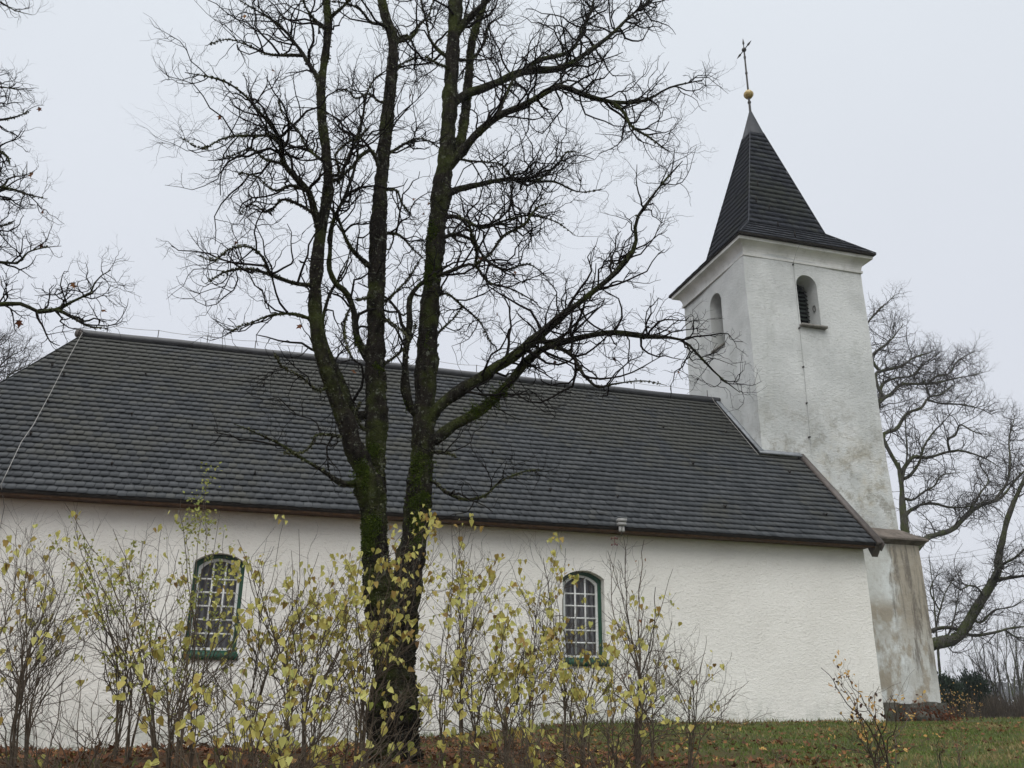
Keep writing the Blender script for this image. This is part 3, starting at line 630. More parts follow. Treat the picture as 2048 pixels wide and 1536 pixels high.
# belfry openings: louvre boards, dark backing, sill
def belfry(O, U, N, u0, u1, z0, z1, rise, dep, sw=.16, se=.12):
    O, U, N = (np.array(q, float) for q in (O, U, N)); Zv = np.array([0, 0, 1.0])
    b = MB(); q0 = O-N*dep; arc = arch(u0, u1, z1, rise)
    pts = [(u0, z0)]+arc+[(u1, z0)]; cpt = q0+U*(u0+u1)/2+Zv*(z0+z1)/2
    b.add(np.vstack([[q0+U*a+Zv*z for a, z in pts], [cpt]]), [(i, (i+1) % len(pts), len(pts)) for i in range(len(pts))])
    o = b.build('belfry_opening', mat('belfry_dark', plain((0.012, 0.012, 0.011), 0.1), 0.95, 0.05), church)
    b = MB()
    z = z0+.06
    while z < z1-.08:
        w = (u1-u0)/2; hw = w if z < z1-rise else w*math.sqrt(max(.02, 1-((z-z1+rise)/rise)**2)); c = O+U*(u0+u1)/2-N*(dep-.07)+Zv*z
        b.beam(c-U*hw, c+U*hw, .13, .018, up=N*.75+Zv*.65); z += .135
    b.build('louvre', mat('green_louvre', plain((0.030, 0.042, 0.034), 0.2, 8), 0.7, 0.3), o)
    b = MB(); a0 = O+U*(u0-.05)+Zv*(z0-.03); a1 = O+U*(u1+se)+Zv*(z0-.03); b.beam(a0+N*(sw/2-.02), a1+N*(sw/2-.02), sw, .07, up=Zv); b.build('stone_sill', mat('sill_stone', plain((0.27, 0.26, 0.23), 0.25, 6, .3), 0.9, 0.2), o)
    return o
belfry((tx0, ty0, 0), (1, 0, 0), (0, -1, 0), 2.855-tx0, 3.555-tx0, 10.85, 12.52, .35, .60)
belfry((tx0, ty1, 0), (0, -1, 0), (-1, 0, 0), ty1-4.42, ty1-3.70, 10.65, 12.45, .36, .60, .07, .03)
b = MB(); th = np.linspace(0, 2*math.pi, 14); b.tube(np.stack([np.full(14, 3.54), 2.217+.22+.0*th+.06*np.cos(th), 11.55+.10*np.sin(th)], -1), .012, 5); b.build('iron_ring', M['iron'], church)

# nave windows
def window(w0, w1):
    z0, z1, rise = 1.25, 3.105, .17; y = .235
    def ring(b, i0, i1, y0, y1, bot0, bot1):    # flat arched ring between inset i0 and i1
        A = [(w0+i0, z0+bot0)]+arch(w0+i0, w1-i0, z1-i0, rise)+[(w1-i0, z0+bot0)]; B = [(w0+i1, z0+bot1)]+arch(w0+i1, w1-i1, z1-i1, rise)+[(w1-i1, z0+bot1)]
        n = len(A)
        for q in range(n):
            p, s = q, (q+1) % n
            b.add([(A[p][0], y0, A[p][1]), (A[s][0], y0, A[s][1]), (B[s][0], y0, B[s][1]), (B[p][0], y0, B[p][1])], [(0, 3, 2, 1)])
            b.add([(B[p][0], y0, B[p][1]), (B[s][0], y0, B[s][1]), (B[s][0], y1, B[s][1]), (B[p][0], y1, B[p][1])], [(0, 3, 2, 1)])
    b = MB(); ring(b, -.01, .075, y-.045, y+.03, .0, .05); win = b.build('window', M['green'], church)
    b = MB(); ring(b, .073, .125, y-.012, y+.05, .052, .10); W = (w1-w0-.25)/3
    for q in (1, 2): xm = w0+.125+W*q; zt = z1-.125-.02; b.box((xm-.017, y-.008, z0+.10), (xm+.017, y+.03, zt))
    for q in range(1, 6): zm = z0+.10+q*(z1-.30-z0-.02)/6+.0; b.box((w0+.12, y-.006, zm-.016), (w1-.12, y+.028, zm+.016))
    b.build('sash', M['white'], win)
    b = MB(); pts = [(w0+.1, z0+.08)]+arch(w0+.1, w1-.1, z1-.1, rise)+[(w1-.1, z0+.08)]; n = len(pts)
    b.add([(a, y+.02, z) for a, z in pts]+[((w0+w1)/2, y+.02, 2.1)], [((i+1) % n, i, n) for i in range(n)]); b.build('pane', M['glass'], win)
    b = MB(); xs = np.linspace(w0-.02, w1+.02, 80); yy = y+.15+.02*np.sin(xs*55+1.2*np.sin(xs*9)); V = [(x, q, z0-.05) for x, q in zip(xs, yy)]+[(x, q, z1+.05) for x, q in zip(xs, yy)]
    b.add(V, [(i, i+1, 81+i, 80+i) for i in range(79)]); b.build('curtain', M['curtain'], win, smooth=True)
    b = MB(); b.add([(w0-.01, -.05, z0-.13), (w1+.045, -.05, z0-.13), (w1+.06, -.05, z0-.06), (w1+.02, -.05, z0+.0), (w0-.01, -.05, z0+.0), (w0-.01, .14, z0-.13), (w1+.045, .01, z0-.13), (w1+.06, .01, z0-.06), (w1+.02, .01, z0+.03), (w0-.01, .14, z0+.03)],
          [(0, 1, 3, 4), (4, 3, 8, 9), (1, 6, 7, 2), (2, 7, 8, 3), (0, 5, 6, 1)]); b.f3.append(np.array([(1, 2, 3)])+b.n-10)
    b.box((w0-.005, .0, z0-.02), (w1+.005, .25, z0+.02)); b.build('sill', M['green'], win)
    return win
for w in WIN: window(*w)

# ------------------------------------------------------------------ weather station on the eave
M['shield'] = mat('grey_shield_plastic', plain((0.42, 0.42, 0.40), 0.1, 20), 0.5, 0.3)
ws = empty('weather_station', (-4.27, -.5, 4.0), 'small white weather station with cup anemometer fixed to the eave above the right window', 'weather station')
b = MB(); b.box((-4.37, -.66, 4.10), (-4.17, -.52, 4.17)); b.box((-4.36, -.65, 4.02), (-4.18, -.53, 4.085)); b.build('housing', mat('grey_white_plastic', plain((0.33, 0.33, 0.32), 0.1, 20), 0.5, 0.4), ws)
b = MB(); b.box((-4.38, -.665, 4.185), (-4.16, -.515, 4.20)); b.build('solar_panel', M['lead'], ws)
for dx in (-.035, .035):
    b = MB(); b.lathe([(.001, 0), (.03, .0), (.034, .03), (.03, .06), (.034, .09), (.025, .12), (.001, .12)], (-4.27+dx, -.59, 3.89), 10); b.build('radiation_shield', M['shield'], ws)
b = MB(); b.tube([(-4.20, -.53, 4.15), (-4.2, -.45, 4.15), (-4.22, -.41, 4.05)], .012, 5); b.build('bracket', M['iron'], ws)
b = MB(); b.tube([(-4.27, -.59, 3.89), (-4.27, -.59, 3.80), (-4.35, -.6, 3.785), (-4.44, -.6, 3.76)], .009, 5); b.build('sensor_arm', M['iron'], ws)
b = MB(); b.tube([(-4.45, -.6, 3.77), (-4.45, -.6, 3.58)], .008, 5)
for zz in (3.735, 3.60):
    for k0 in range(3):
        a = k0*2.09+.3; e_ = np.array([-4.45+.065*math.cos(a), -.6+.065*math.sin(a), zz]); b.tube([(-4.45, -.6, zz), e_], .005, 4); b.ball(e_, .022, 8)
b.build('cup_anemometer', mat('faded_red_plastic', plain((0.16, 0.07, 0.06), 0.1, 20), 0.5, 0.4), ws)

# ------------------------------------------------------------------ growing branches
def norm(a): return a/(np.linalg.norm(a, axis=-1, keepdims=True)+1e-9)
def catmull(P, n):
    P = np.asarray(P, float); t = np.concatenate([[0], np.cumsum(np.linalg.norm(np.diff(P[:, :3], axis=0), axis=1))]); t /= t[-1]
    s = np.linspace(0, 1, n); Q = np.zeros((n, P.shape[1])); tg = np.gradient(P, t, axis=0) if len(P) > 2 else np.repeat((P[1]-P[0])[None], 2, 0)
    k = np.clip(np.searchsorted(t, s, side='right')-1, 0, len(t)-2); h = (t[k+1]-t[k])[:, None]; x = ((s-t[k])/(t[k+1]-t[k]))[:, None]
    Q = (2*x**3-3*x**2+1)*P[k]+(x**3-2*x**2+x)*h*tg[k]+(-2*x**3+3*x**2)*P[k+1]+(x**3-x**2)*h*tg[k+1]
    return Q
def grow(P, Rr, n_per, t0, t1, L0, L1, ang, K, r_f, tip, up=.25, wig=.25, rmax=None, planar=None, lenfall=.5):
    """children of the polylines P (N,K0,3) with radii Rr: n_per each; returns (M,K,3), (M,K)"""
    N, K0, _ = P.shape; n_per = np.broadcast_to(n_per, (N,)); idx = np.repeat(np.arange(N), n_per); M_ = len(idx)
    if M_ == 0: return np.zeros((0, K, 3)), np.zeros((0, K))
    t = rng.uniform(t0, t1, M_); f = t*(K0-1); k = np.minimum(f.astype(int), K0-2); x = (f-k)[:, None]
    base = P[idx, k]*(1-x)+P[idx, k+1]*x; T = norm(P[idx, k+1]-P[idx, k]); r0 = (Rr[idx, k]*(1-x[:, 0])+Rr[idx, k+1]*x[:, 0])
    q = norm(np.cross(T, rng.normal(size=(M_, 3))))
    if planar is not None:                                   # keep part of the side spread out of the line of sight
        side = norm(np.cross(T, AX_F))*np.where(rng.uniform(size=M_) < .5, -1, 1)[:, None]; q = norm(q*(1-planar)+side*planar)
    a = rng.uniform(ang[0], ang[1], M_)[:, None]; D = norm(T*np.cos(a)+q*np.sin(a))
    L = rng.uniform(L0, L1, M_)*(1-lenfall*t*t); st = (L/(K-1))[:, None]
    pts = [base]; cur = base
    drift = rng.normal(0, wig, (M_, 3))
    for s in range(K-1):
        drift = drift*-.15+rng.normal(0, wig*1.15, (M_, 3)); D = norm(D+drift+np.array([0, 0, up])*(.3+.9*s/(K-1)))
        cur = cur+D*st; pts.append(cur)
    rb = np.minimum(r0*rng.uniform(.6, .9, M_), r_f*rng.uniform(.7, 1.25, M_)*np.sqrt(L/((L0+L1)/2)))
    if rmax: rb = np.minimum(rb, rmax)
    R2 = rb[:, None]*(1-np.linspace(0, 1, K)**1.1*(1-tip)); return np.stack(pts, 1), R2
def tufts(b, P, n, s0, s1, spread):      # small irregular clumps round points P
    if n == 0: return
    i = rng.integers(0, len(P), n); c = P[i]+rng.normal(0, spread, (n, 3)); sz = rng.uniform(s0, s1, n); d = norm(rng.normal(size=(n, 3)))
    a = norm(np.cross(d, rng.normal(size=(n, 3)))); e_ = np.cross(d, a)
    V = np.stack([c-a*sz[:, None], c+a*sz[:, None]*.8+d*sz[:, None]*.3, c+e_*sz[:, None]*1.1, c-e_*sz[:, None]*.9-d*sz[:, None]*.4], 1)
    o = np.arange(n)*4; b.add(V.reshape(-1, 3), np.concatenate([np.stack([o, o+1, o+2], -1), np.stack([o, o+3, o+1], -1)]), np.repeat(np.clip(rng.beta(2, 2.6, n), 0, 1), 4))

def traced(px, y, w0, w1, dy=0.0, n=26, jit=.012, dy0=0.0, pw=.8):
    """limb outline points in photo pixels, set on the vertical plane y and swung dy metres nearer/farther towards its end"""
    px = np.array(px, float); s = np.concatenate([[0], np.cumsum(np.hypot(*np.diff(px, axis=0).T))]); s /= s[-1]
    P = np.array([at_y(u, v, y+dy0+(dy-dy0)*t) for (u, v), t in zip(px, s)])
    Q = catmull(P, n); w = np.interp(np.linspace(0, 1, n), s, w0+(w1-w0)*s**pw); r = w*.5*fdepth(Q)/F_PX
    sc = np.linalg.norm(Q[-1]-Q[0]); k = np.sin(np.linspace(0, math.pi, n))[:, None]
    Q = Q+wob(Q*1.0, 6.0/max(sc, .4))*jit*sc*.35*np.minimum(k*2, 1)
    return Q, r*(1+.10*wob(Q, 9)[:, 0])

def rough_tube(b, Q, r, S, amp, fr=7, tint=None):
    n0 = b.n; b.tubes(Q[None], r[None], S); V = b.v[-1]
    d = (V-np.repeat(Q, S, 0)); st_ = np.array([1, 1, .35]); b.v[-1] = V+d*np.clip(wob(V, fr)[:, :1]*.07+wob(V, fr*3)[:, :1]*.06+wob(V*st_, fr*8)[:, :1]*.09+rng.normal(0, .035, (len(V), 1)), -.3, .3)*amp

def snap_limbs(src, y, stems, n=30, jit=.03):
    pool = [(Q, r) for Q, r in stems]; out = []
    def proj(Q): d = Q-CAM; z = d@AX_F; return np.stack([1024+F_PX*(d@AX_R)/z, 768-F_PX*(d@AX_U)/z], -1), z
    for px, w0, w1, dy, dn in src:
        best = None
        for Q, r in pool:
            uv, z = proj(Q); dd = np.hypot(*(uv-np.array(px[0])).T); k = int(np.argmin(dd)); lim = r[k]*F_PX/z[k]+26
            if dd[k] < lim and (best is None or r[k] > best[1]): best = (Q[k], r[k])
        if best is not None:
            uv, _ = proj(best[0][None]); y0 = best[0][1]-y; p2 = [tuple(uv[0])]+list(px[1:] if math.hypot(uv[0][0]-px[0][0], uv[0][1]-px[0][1]) < 14 else px)
            Q, r = traced(p2, y, w0, w1, y0+dy, n, jit, dy0=y0); Q = Q+(best[0]-Q[0])*np.linspace(1, 0, n)[:, None]**2; r = np.minimum(r, best[1]*.92)
        else: Q, r = traced(px, y, w0, w1, dy, n, jit)
        pool.append((Q, r)); out.append((Q, r, dn))
    return out

TWP = []                                  # twig points of the tree built last, for its last leaves to hang on
def hang(P):
    T = np.vstack(TWP); dz = (T-CAM)@AX_F; U = np.stack([F_PX*((T-CAM)@AX_R)/dz, F_PX*((T-CAM)@AX_U)/dz], -1); out = []
    for p in P:
        d = p-CAM; z = d@AX_F; out.append(T[np.argmin(((U-np.array([F_PX*(d@AX_R)/z, F_PX*(d@AX_U)/z]))**2).sum(1))])
    return np.array(out)

def bare_tree(root, stems, limbs, twig_mat, bark_mat, limb_mat, dens=1.0, sc=1.0, S_st=16, tuft=0.0, up=.12, tw=(.011, .0052, .0028), lens=((.45, 1.25), (.22, .6), (.10, .30)), planar=.25, trunk_rough=1.0, third=True, mask=None):
    """stems: polylines that make the trunk; limbs: polylines each one a limb with its own twigs"""
    b = MB(); TWP.clear()
    for Q, r in stems: rough_tube(b, Q, r, S_st, trunk_rough)
    trunk = b.build('trunk', bark_mat, root, smooth=True)
    allp = []
    def spray(Q, r, dn, t0=.12):
        L = np.linalg.norm(np.diff(Q, axis=0), axis=1).sum(); n1 = max(2, int(L/(.145*sc)*dn))
        P1, R1 = grow(Q[None], r[None], n1, t0, 1.0, lens[0][0]*sc, lens[0][1]*sc, (.5, 1.25), 9, tw[0], .28, up, .30, planar=planar)
        # the limb's own tip goes on as a twig
        P2, R2 = grow(P1, R1, 5, .18, 1.0, lens[1][0]*sc, lens[1][1]*sc, (.5, 1.25), 7, tw[1], .4, up*.6, .30)
        out = [(P1, R1, 5), (P2, R2, 4)]; TWP.append(P2[:, 2:].reshape(-1, 3))
        if third:
            P3, R3 = grow(P2, R2, 3, .25, 1.0, lens[2][0]*sc, lens[2][1]*sc, (.45, 1.2), 5, tw[2], .6, up*.6, .30); out.append((P3, R3, 3))
        return out
    for Q, r, dn in limbs:
        b = MB(); rough_tube(b, Q, r, 9, trunk_rough*.9, 9)
        lo = b.build('limb', limb_mat, root, smooth=True)
        b = MB()
        e_ = Q[len(Q)//2]-CAM; mk = mask(1024+F_PX*(e_@AX_R)/(e_@AX_F)) if mask else 1.0
        for P, R_, S in spray(Q, r, dn*dens*mk): b.tubes(P, R_, S)
        if b.n: b.build('twigs', twig_mat, lo, smooth=True)
        allp.append((Q, r))
    return trunk, allp

# ------------------------------------------------------------------ the big maple in front of the church
TY = -10.2
maple = empty('maple_tree', tuple(at_y(790, 1530, TY)), 'large bare multi stemmed maple with mossy bark standing right in front of the church', 'tree')
def st(px, w0, w1, dy=0, n=60, dy0=0, pw=.8): return traced(px, TY, w0*.90, w1*.90, dy, n*4, .004, dy0, pw)
stems = [
 st([(792, 1680), (790, 1540), (788, 1420), (786, 1320), (782, 1230), (786, 1180)], 122, 92),
 st([(772, 1330), (762, 1200), (752, 1120), (745, 1020), (735, 955)], 66, 62, dy0=-.05, dy=-.12),
 st([(795, 1340), (812, 1180), (830, 1060), (840, 950), (846, 860), (848, 780), (854, 660), (868, 500), (880, 390), (890, 320), (896, 240), (900, 150), (903, 70), (908, 0), (912, -120), (925, -300)], 66, 14, dy0=.06, dy=.5, n=90),
 st([(742, 985), (728, 940), (706, 890), (690, 840), (665, 775), (645, 715), (633, 660), (630, 600), (634, 520), (645, 440), (655, 380), (650, 300), (642, 230), (641, 180), (650, 110), (656, 50), (652, 0), (660, -110), (655, -260)], 50, 11, dy0=-.12, dy=-.75, n=90, pw=.42),
 st([(748, 1010), (750, 920), (752, 820), (750, 740), (752, 640), (756, 520), (760, 420), (768, 320), (776, 230), (786, 120), (787, 80), (772, 35), (764, 0), (770, -100), (760, -240)], 52, 11, dy0=.0, dy=.25, n=90),
 st([(895, 330), (915, 300), (930, 230), (938, 150), (945, 80), (960, 30), (985, -30), (1010, -140)], 26, 9, dy0=.35, dy=.9),
]
limb_px = [  # pixels, start width, end width, swing, density
 ([(858, 850), (886, 800), (925, 768), (965, 742), (1027, 706), (1084, 661), (1142, 609), (1183, 578), (1235, 536), (1267, 495), (1267, 453), (1293, 417), (1334, 359), (1365, 322)], 34, 5, -1.1, 1.0),
 ([(862, 880), (905, 850), (945, 832), (985, 800), (1010, 775), (1050, 725), (1084, 695), (1152, 670), (1209, 660), (1298, 670), (1372, 682), (1402, 712), (1438, 750), (1480, 785)], 30, 4, -.6, .75),
 ([(1095, 690), (1125, 700), (1142, 712), (1168, 755), (1194, 775), (1225, 768), (1282, 760), (1334, 771)], 13, 3, -.3, .8),
 ([(845, 840), (826, 822), (814, 799), (811, 724), (820, 650), (826, 590), (846, 566), (891, 545), (948, 530), (975, 565), (1020, 578), (1075, 606)], 26, 5, -.5, .8),
 ([(948, 530), (955, 500), (945, 470), (935, 445), (910, 430)], 15, 6, -.6, 1.0),
 ([(945, 532), (980, 505), (1010, 470), (1050, 445), (1075, 415), (1110, 405)], 14, 4, -.2, 1.0),
 ([(880, 480), (915, 470), (945, 480), (975, 520), (1010, 540), (1060, 530), (1100, 560)], 12, 3, .5, 1.0),
 ([(893, 345), (912, 318), (949, 276), (990, 240), (1053, 208), (1115, 177), (1168, 193), (1230, 208), (1293, 208), (1340, 182), (1405, 160)], 26, 5, -.8, 1.0),
 ([(1215, 205), (1245, 222), (1265, 255), (1305, 280), (1340, 305)], 11, 4, -.4, 1.0),
 ([(1000, 235), (1010, 200), (1028, 160), (1045, 140)], 12, 8, .2, .8),
 ([(905, 215), (930, 190), (975, 172), (1045, 145), (1126, 138), (1168, 112), (1225, 73), (1267, 31), (1295, 5), (1330, -40)], 24, 5, .8, 1.0),
 ([(1045, 143), (1075, 122), (1140, 94), (1165, 55), (1182, 15), (1195, -50)], 15, 5, 1.1, 1.1),
 ([(905, 80), (930, 45), (955, 20), (985, -10), (1040, -60)], 20, 8, -.3, 1.0),
 ([(880, 395), (918, 376), (955, 370), (1022, 360), (1075, 365), (1105, 366), (1152, 387), (1205, 378)], 17, 3, .6, 1.0),
 ([(1075, 362), (1112, 333), (1136, 303), (1158, 305)], 8, 3, .6, 1.0),
 ([(872, 440), (905, 432), (935, 440), (965, 452), (1000, 440), (1055, 430), (1110, 445), (1150, 470)], 12, 3, -.7, 1.0),
 ([(895, 300), (925, 320), (960, 325), (1000, 330), (1020, 350), (1040, 345)], 9, 3, -.5, 1.0),
 ([(862, 600), (890, 590), (925, 615), (955, 640), (985, 690)], 9, 3, .4, .9),
 ([(857, 700), (875, 670), (905, 640), (930, 610)], 8, 2, .5, .7),
 ([(865, 965), (890, 985), (940, 1000), (975, 990), (1000, 965), (1045, 945), (1092, 938)], 12, 3, -.5, .5),
 ([(868, 905), (890, 905), (915, 915)], 8, 3, -.3, .9),
 # left side
 ([(640, 470), (627, 419), (613, 383), (590, 358), (572, 337), (562, 300), (559, 273), (545, 250), (527, 228), (500, 196), (463, 169), (422, 155), (370, 145)], 24, 4, -.9, 1.1),
 ([(565, 285), (545, 272), (513, 269), (445, 273), (399, 292), (352, 269)], 10, 2, -1.0, 1.1),
 ([(643, 185), (641, 178), (618, 132), (586, 87), (554, 50), (522, 27), (470, -5)], 15, 3, .6, 1.1),
 ([(598, 118), (570, 112), (540, 109), (490, 87), (454, 77), (410, 92)], 9, 2, .4, 1.1),
 ([(625, 572), (586, 565), (545, 551), (504, 538), (449, 545), (410, 568)], 13, 3, -.6, 1.0),
 ([(540, 549), (525, 520), (505, 500), (460, 497), (420, 520), (388, 508)], 8, 2, -.8, 1.0),
 ([(625, 640), (586, 630), (536, 633), (495, 652), (450, 672)], 10, 2, -.3, 1.0),
 ([(637, 440), (600, 410), (563, 401), (540, 424), (500, 410), (470, 440)], 12, 2, .3, 1.3),
 ([(615, 385), (585, 372), (550, 380), (510, 350), (470, 345)], 10, 2, -.2, 1.2),
 ([(560, 330), (530, 320), (500, 300), (470, 310), (430, 320)], 9, 2, .5, 1.1),
 ([(650, 330), (620, 300), (595, 260), (570, 230), (555, 190)], 10, 2, .5, 1.2),
 ([(636, 782), (603, 754), (568, 734), (545, 700)], 9, 3, -.4, .5),
 ([(690, 968), (638, 937), (599, 914), (560, 887), (515, 866), (468, 848)], 15, 4, -.5, .06),
 ([(685, 872), (655, 868), (636, 870), (624, 890), (603, 904), (560, 905)], 9, 3, -.3, .6),
 ([(708, 830), (700, 808), (682, 754), (662, 700), (648, 640), (660, 590), (690, 540), (700, 500)], 24, 6, .5, .5),
 # inside
 ([(745, 740), (730, 705), (712, 660), (706, 610), (695, 580), (672, 558), (661, 535), (664, 494), (668, 440), (690, 385), (710, 320), (720, 250)], 24, 7, -.4, .9),
 ([(745, 540), (725, 520), (706, 503), (690, 475), (676, 440), (650, 400)], 17, 8, -.35, .8),
 ([(752, 350), (751, 318), (742, 300), (722, 310), (709, 328), (690, 345), (672, 372)], 15, 9, -.2, .6),
 ([(675, 360), (690, 330), (712, 280), (728, 230), (733, 195), (748, 162), (772, 141)], 12, 6, .1, 1.1),
 ([(676, 350), (672, 310), (690, 290), (718, 275), (740, 250)], 9, 4, -.3, 1.0),
 ([(784, 88), (806, 80), (820, 75), (834, 54), (855, 33), (870, -5)], 12, 4, .4, .9),
 ([(820, 76), (830, 95), (831, 120), (828, 140)], 9, 4, .5, .7),
 ([(786, 60), (766, 51), (742, 45), (724, 21), (694, 6), (660, 2)], 11, 4, -.4, 1.0),
 ([(780, 315), (808, 290), (837, 278), (870, 288), (890, 310)], 9, 3, .4, 1.2),
 ([(775, 383), (796, 383), (805, 410), (825, 434)], 8, 2, .3, 1.0),
 ([(760, 205), (735, 190), (715, 198), (690, 180), (665, 188)], 8, 3, .5, 1.2),
 ([(768, 600), (790, 585), (815, 560), (840, 520)], 8, 3, .5, 1.0),
 ([(768, 725), (800, 705), (815, 690), (835, 640)], 10, 3, -.3, .6),
 ([(765, 470), (800, 470), (830, 500), (850, 520)], 9, 3, .5, 1.2),
 ([(770, 640), (800, 655), (820, 680)], 7, 2, -.5, .8),
 ([(750, 590), (728, 598), (710, 600)], 8, 6, -.2, .6),
 ([(705, 610), (690, 650), (694, 690), (705, 720)], 7, 3, -.5, 1.0),
 ([(896, 142), (875, 128), (850, 112)], 7, 4, -.4, .05),
 ([(730, 860), (712, 830), (722, 800)], 9, 4, -.2, .5),
 ([(780, 160), (800, 130), (840, 110)], 6, 2, .5, .9),
 ([(900, 120), (870, 90), (850, 40), (840, -20)], 10, 3, .5, 1.2),
 ([(652, 60), (620, 30), (600, -20)], 9, 3, -.5, 1.3),
 ([(656, 40), (690, 10), (720, -40)], 9, 3, -.5, 1.3),
 ([(940, 120), (965, 90), (985, 50), (1010, 30)], 9, 3, .8, 1.3),
]
limbs = snap_limbs([(a, w0*(.80 if w0 < 30 else .92), w1*.38, d_, n_) for a, w0, w1, d_, n_ in limb_px], TY, stems, 34)
trunk, allp = bare_tree(maple, stems, limbs, M['twig'], M['bark'], M['limb'], dens=1.32, sc=.98, S_st=30, tw=(.0135, .0056, .0025), lens=((.40, 1.22), (.18, .52), (.06, .18)), mask=lambda u: 1.3 if u > 900 else .95)
# moss cushions on the trunk and lichen on stems and limbs
b = MB()
SP = np.vstack([Q for Q, r in stems]+[Q for Q, r in allp]); SR = np.concatenate([r for Q, r in stems]+[r for Q, r in allp]); dz = (SP-CAM)@AX_F
SU = np.stack([1024+F_PX*((SP-CAM)@AX_R)/dz, 768-F_PX*((SP-CAM)@AX_U)/dz], -1); FH = norm(np.array([AX_F[0], AX_F[1], 0]))
def on_bark(u, v, rad, n):               # points on the visible side of the nearest stem round a photo pixel
    c = np.array([u, v])+rng.normal(0, .5, (n, 2))*rad*np.array([.8, 1.0]); d2 = ((c[:, None]-SU[None])**2).sum(-1); k = np.argmin(d2, 1)
    lat = (c[:, 0]-SU[k, 0])*dz[k]/F_PX; q = np.abs(lat) < SR[k]*1.05; k, lat, c = k[q], lat[q], c[q]
    return SP[k]+AX_R*lat[:, None]-AX_U*((c[:, 1]-SU[k, 1])*dz[k]/F_PX)[:, None]-FH*np.sqrt(np.maximum(SR[k]**2-lat**2, 0))[:, None]*1.02
for u, v, rad, n, yo in [(728, 955, 26, 420, -.30), (745, 970, 22, 320, -.28), (750, 905, 14, 200, -.2), (740, 1060, 22, 300, -.26), (735, 1095, 22, 340, -.30), (752, 1050, 16, 160, -.24), (845, 935, 26, 420, -.12), (838, 962, 18, 200, -.12), (852, 1000, 16, 260, -.12), (835, 1050, 18, 160, -.16), (830, 1010, 16, 120, -.12), (770, 1290, 22, 200, -.25), (840, 1090, 18, 160, -.14), (800, 820, 18, 160, -.10), (850, 560, 22, 260, -.12), (865, 548, 20, 260, -.10), (985, 805, 26, 260, -.15), (1010, 788, 22, 200, -.2), (950, 825, 22, 160, -.1), (760, 740, 12, 120, -.1), (867, 690, 20, 200, -.1), (865, 470, 20, 180, .02), (712, 690, 14, 180, -.2), (765, 1400, 26, 160, -.26)]:
    P = on_bark(u, v, rad*1.1, n*5); P = P-FH*rng.uniform(0, .034, (len(P), 1))*np.exp(-rng.uniform(0, 2, (len(P), 1))); tufts(b, P, len(P), .003, .009, .004)
b.build('moss', M['moss'], trunk)
b = MB()
ring = lambda Q, r, n, o: (lambda i, d: Q[i]+d*(r[i]*o)[:, None])(rng.integers(0, len(Q), n), norm(rng.normal(size=(n, 3))))
for Q, r in stems: P = ring(Q, r, 4200, 1.02); tufts(b, P, 4200, .003, .013, .006)
for Q, r in allp:
    n = 420; P = ring(Q[1:-2], r[1:-2], n, 1.08); tufts(b, P, n, .003, .012, .007)
b.build('lichen', M['lichen'], trunk)
b = MB(); P = np.array([at_y(u, v, TY+dy) for u, v, dy in [(803, 133, .2), (822, 194, .3), (437, 238, -.8), (494, 30, .3), (545, 140, .2), (735, 405, .1), (760, 405, .1), (855, 405, -.2), (478, 482, -.5), (515, 435, -.2), (588, 648, -.3), (583, 513, -.4), (820, 403, .3), (853, 425, .2), (1000, 680, -.6), (1110, 720, -.5), (1225, 718, -.7), (1357, 738, -.6), (1000, 618, -.4), (960, 520, -.4), (1025, 540, -.4), (710, 745, 0), (1345, 660, -.6)]])
P = hang(P); n = len(P); D = rng.normal(0, .5, (n, 3)); D[:, 2] -= 1; leaves(b, MAPLE, P, D, rng.uniform(.04, .07, n), rng.uniform(0, 1, n)); b.build('withered_leaves', M['leaf_dry'], maple)

# ------------------------------------------------------------------ tree reaching in from the left
LT = -9.6
ltree = empty('maple_tree', tuple(at_y(-620, 1560, LT)), 'bare maple beyond the left edge with branches reaching in above the roof end', 'tree')
lst = [traced([(-620, 1620), (-615, 1300), (-600, 1000), (-580, 700), (-560, 400), (-540, 100), (-520, -200)], LT, 90, 20, 0, 50, .004)]
lsrc = [([(-590, 900), (-420, 760), (-250, 660), (-120, 612), (0, 606), (45, 605), (79, 621), (109, 616), (149, 596), (183, 579), (191, 559), (222, 540)], 40, 4, -.4, .9),
 ([(80, 621), (109, 620), (144, 634), (178, 652), (218, 658)], 11, 3, -.2, 1.0),
 ([(-580, 760), (-400, 640), (-200, 550), (-80, 527), (0, 525), (30, 527), (52, 505), (89, 495), (123, 492)], 34, 3, .3, 1.0),
 ([(-570, 560), (-380, 480), (-180, 420), (-60, 400), (0, 386), (20, 356), (54, 350), (75, 337)], 30, 3, -.3, 1.1),
 ([(-60, 395), (-20, 375), (15, 376), (60, 390), (95, 398)], 10, 3, -.4, 1.0),
 ([(-100, 330), (-40, 300), (0, 303), (15, 315), (20, 330)], 14, 6, .1, 1.0),
 ([(-560, 380), (-380, 280), (-180, 200), (-70, 180), (0, 173), (30, 178), (64, 181)], 28, 3, .4, 1.0),
 ([(-100, 240), (-50, 232), (0, 240), (30, 235), (62, 220)], 10, 3, .1, 1.1),
 ([(-550, 200), (-350, 60), (-150, 0), (-50, -10), (0, 2), (30, 20), (65, 30)], 26, 3, -.2, .8),
 ([(-60, 460), (-20, 455), (10, 450), (30, 440)], 8, 3, 0, 1.0)]
lt, lp = bare_tree(ltree, lst, snap_limbs([(a, w0, w1*.38, d_, n_) for a, w0, w1, d_, n_ in lsrc], LT, lst, 40, .02), M['twig'], M['bark'], M['limb'], sc=.8, dens=1.1, lens=((.35, 1.0), (.16, .44), (.06, .20)), tw=(.0125, .0056, .0026))
b = MB()
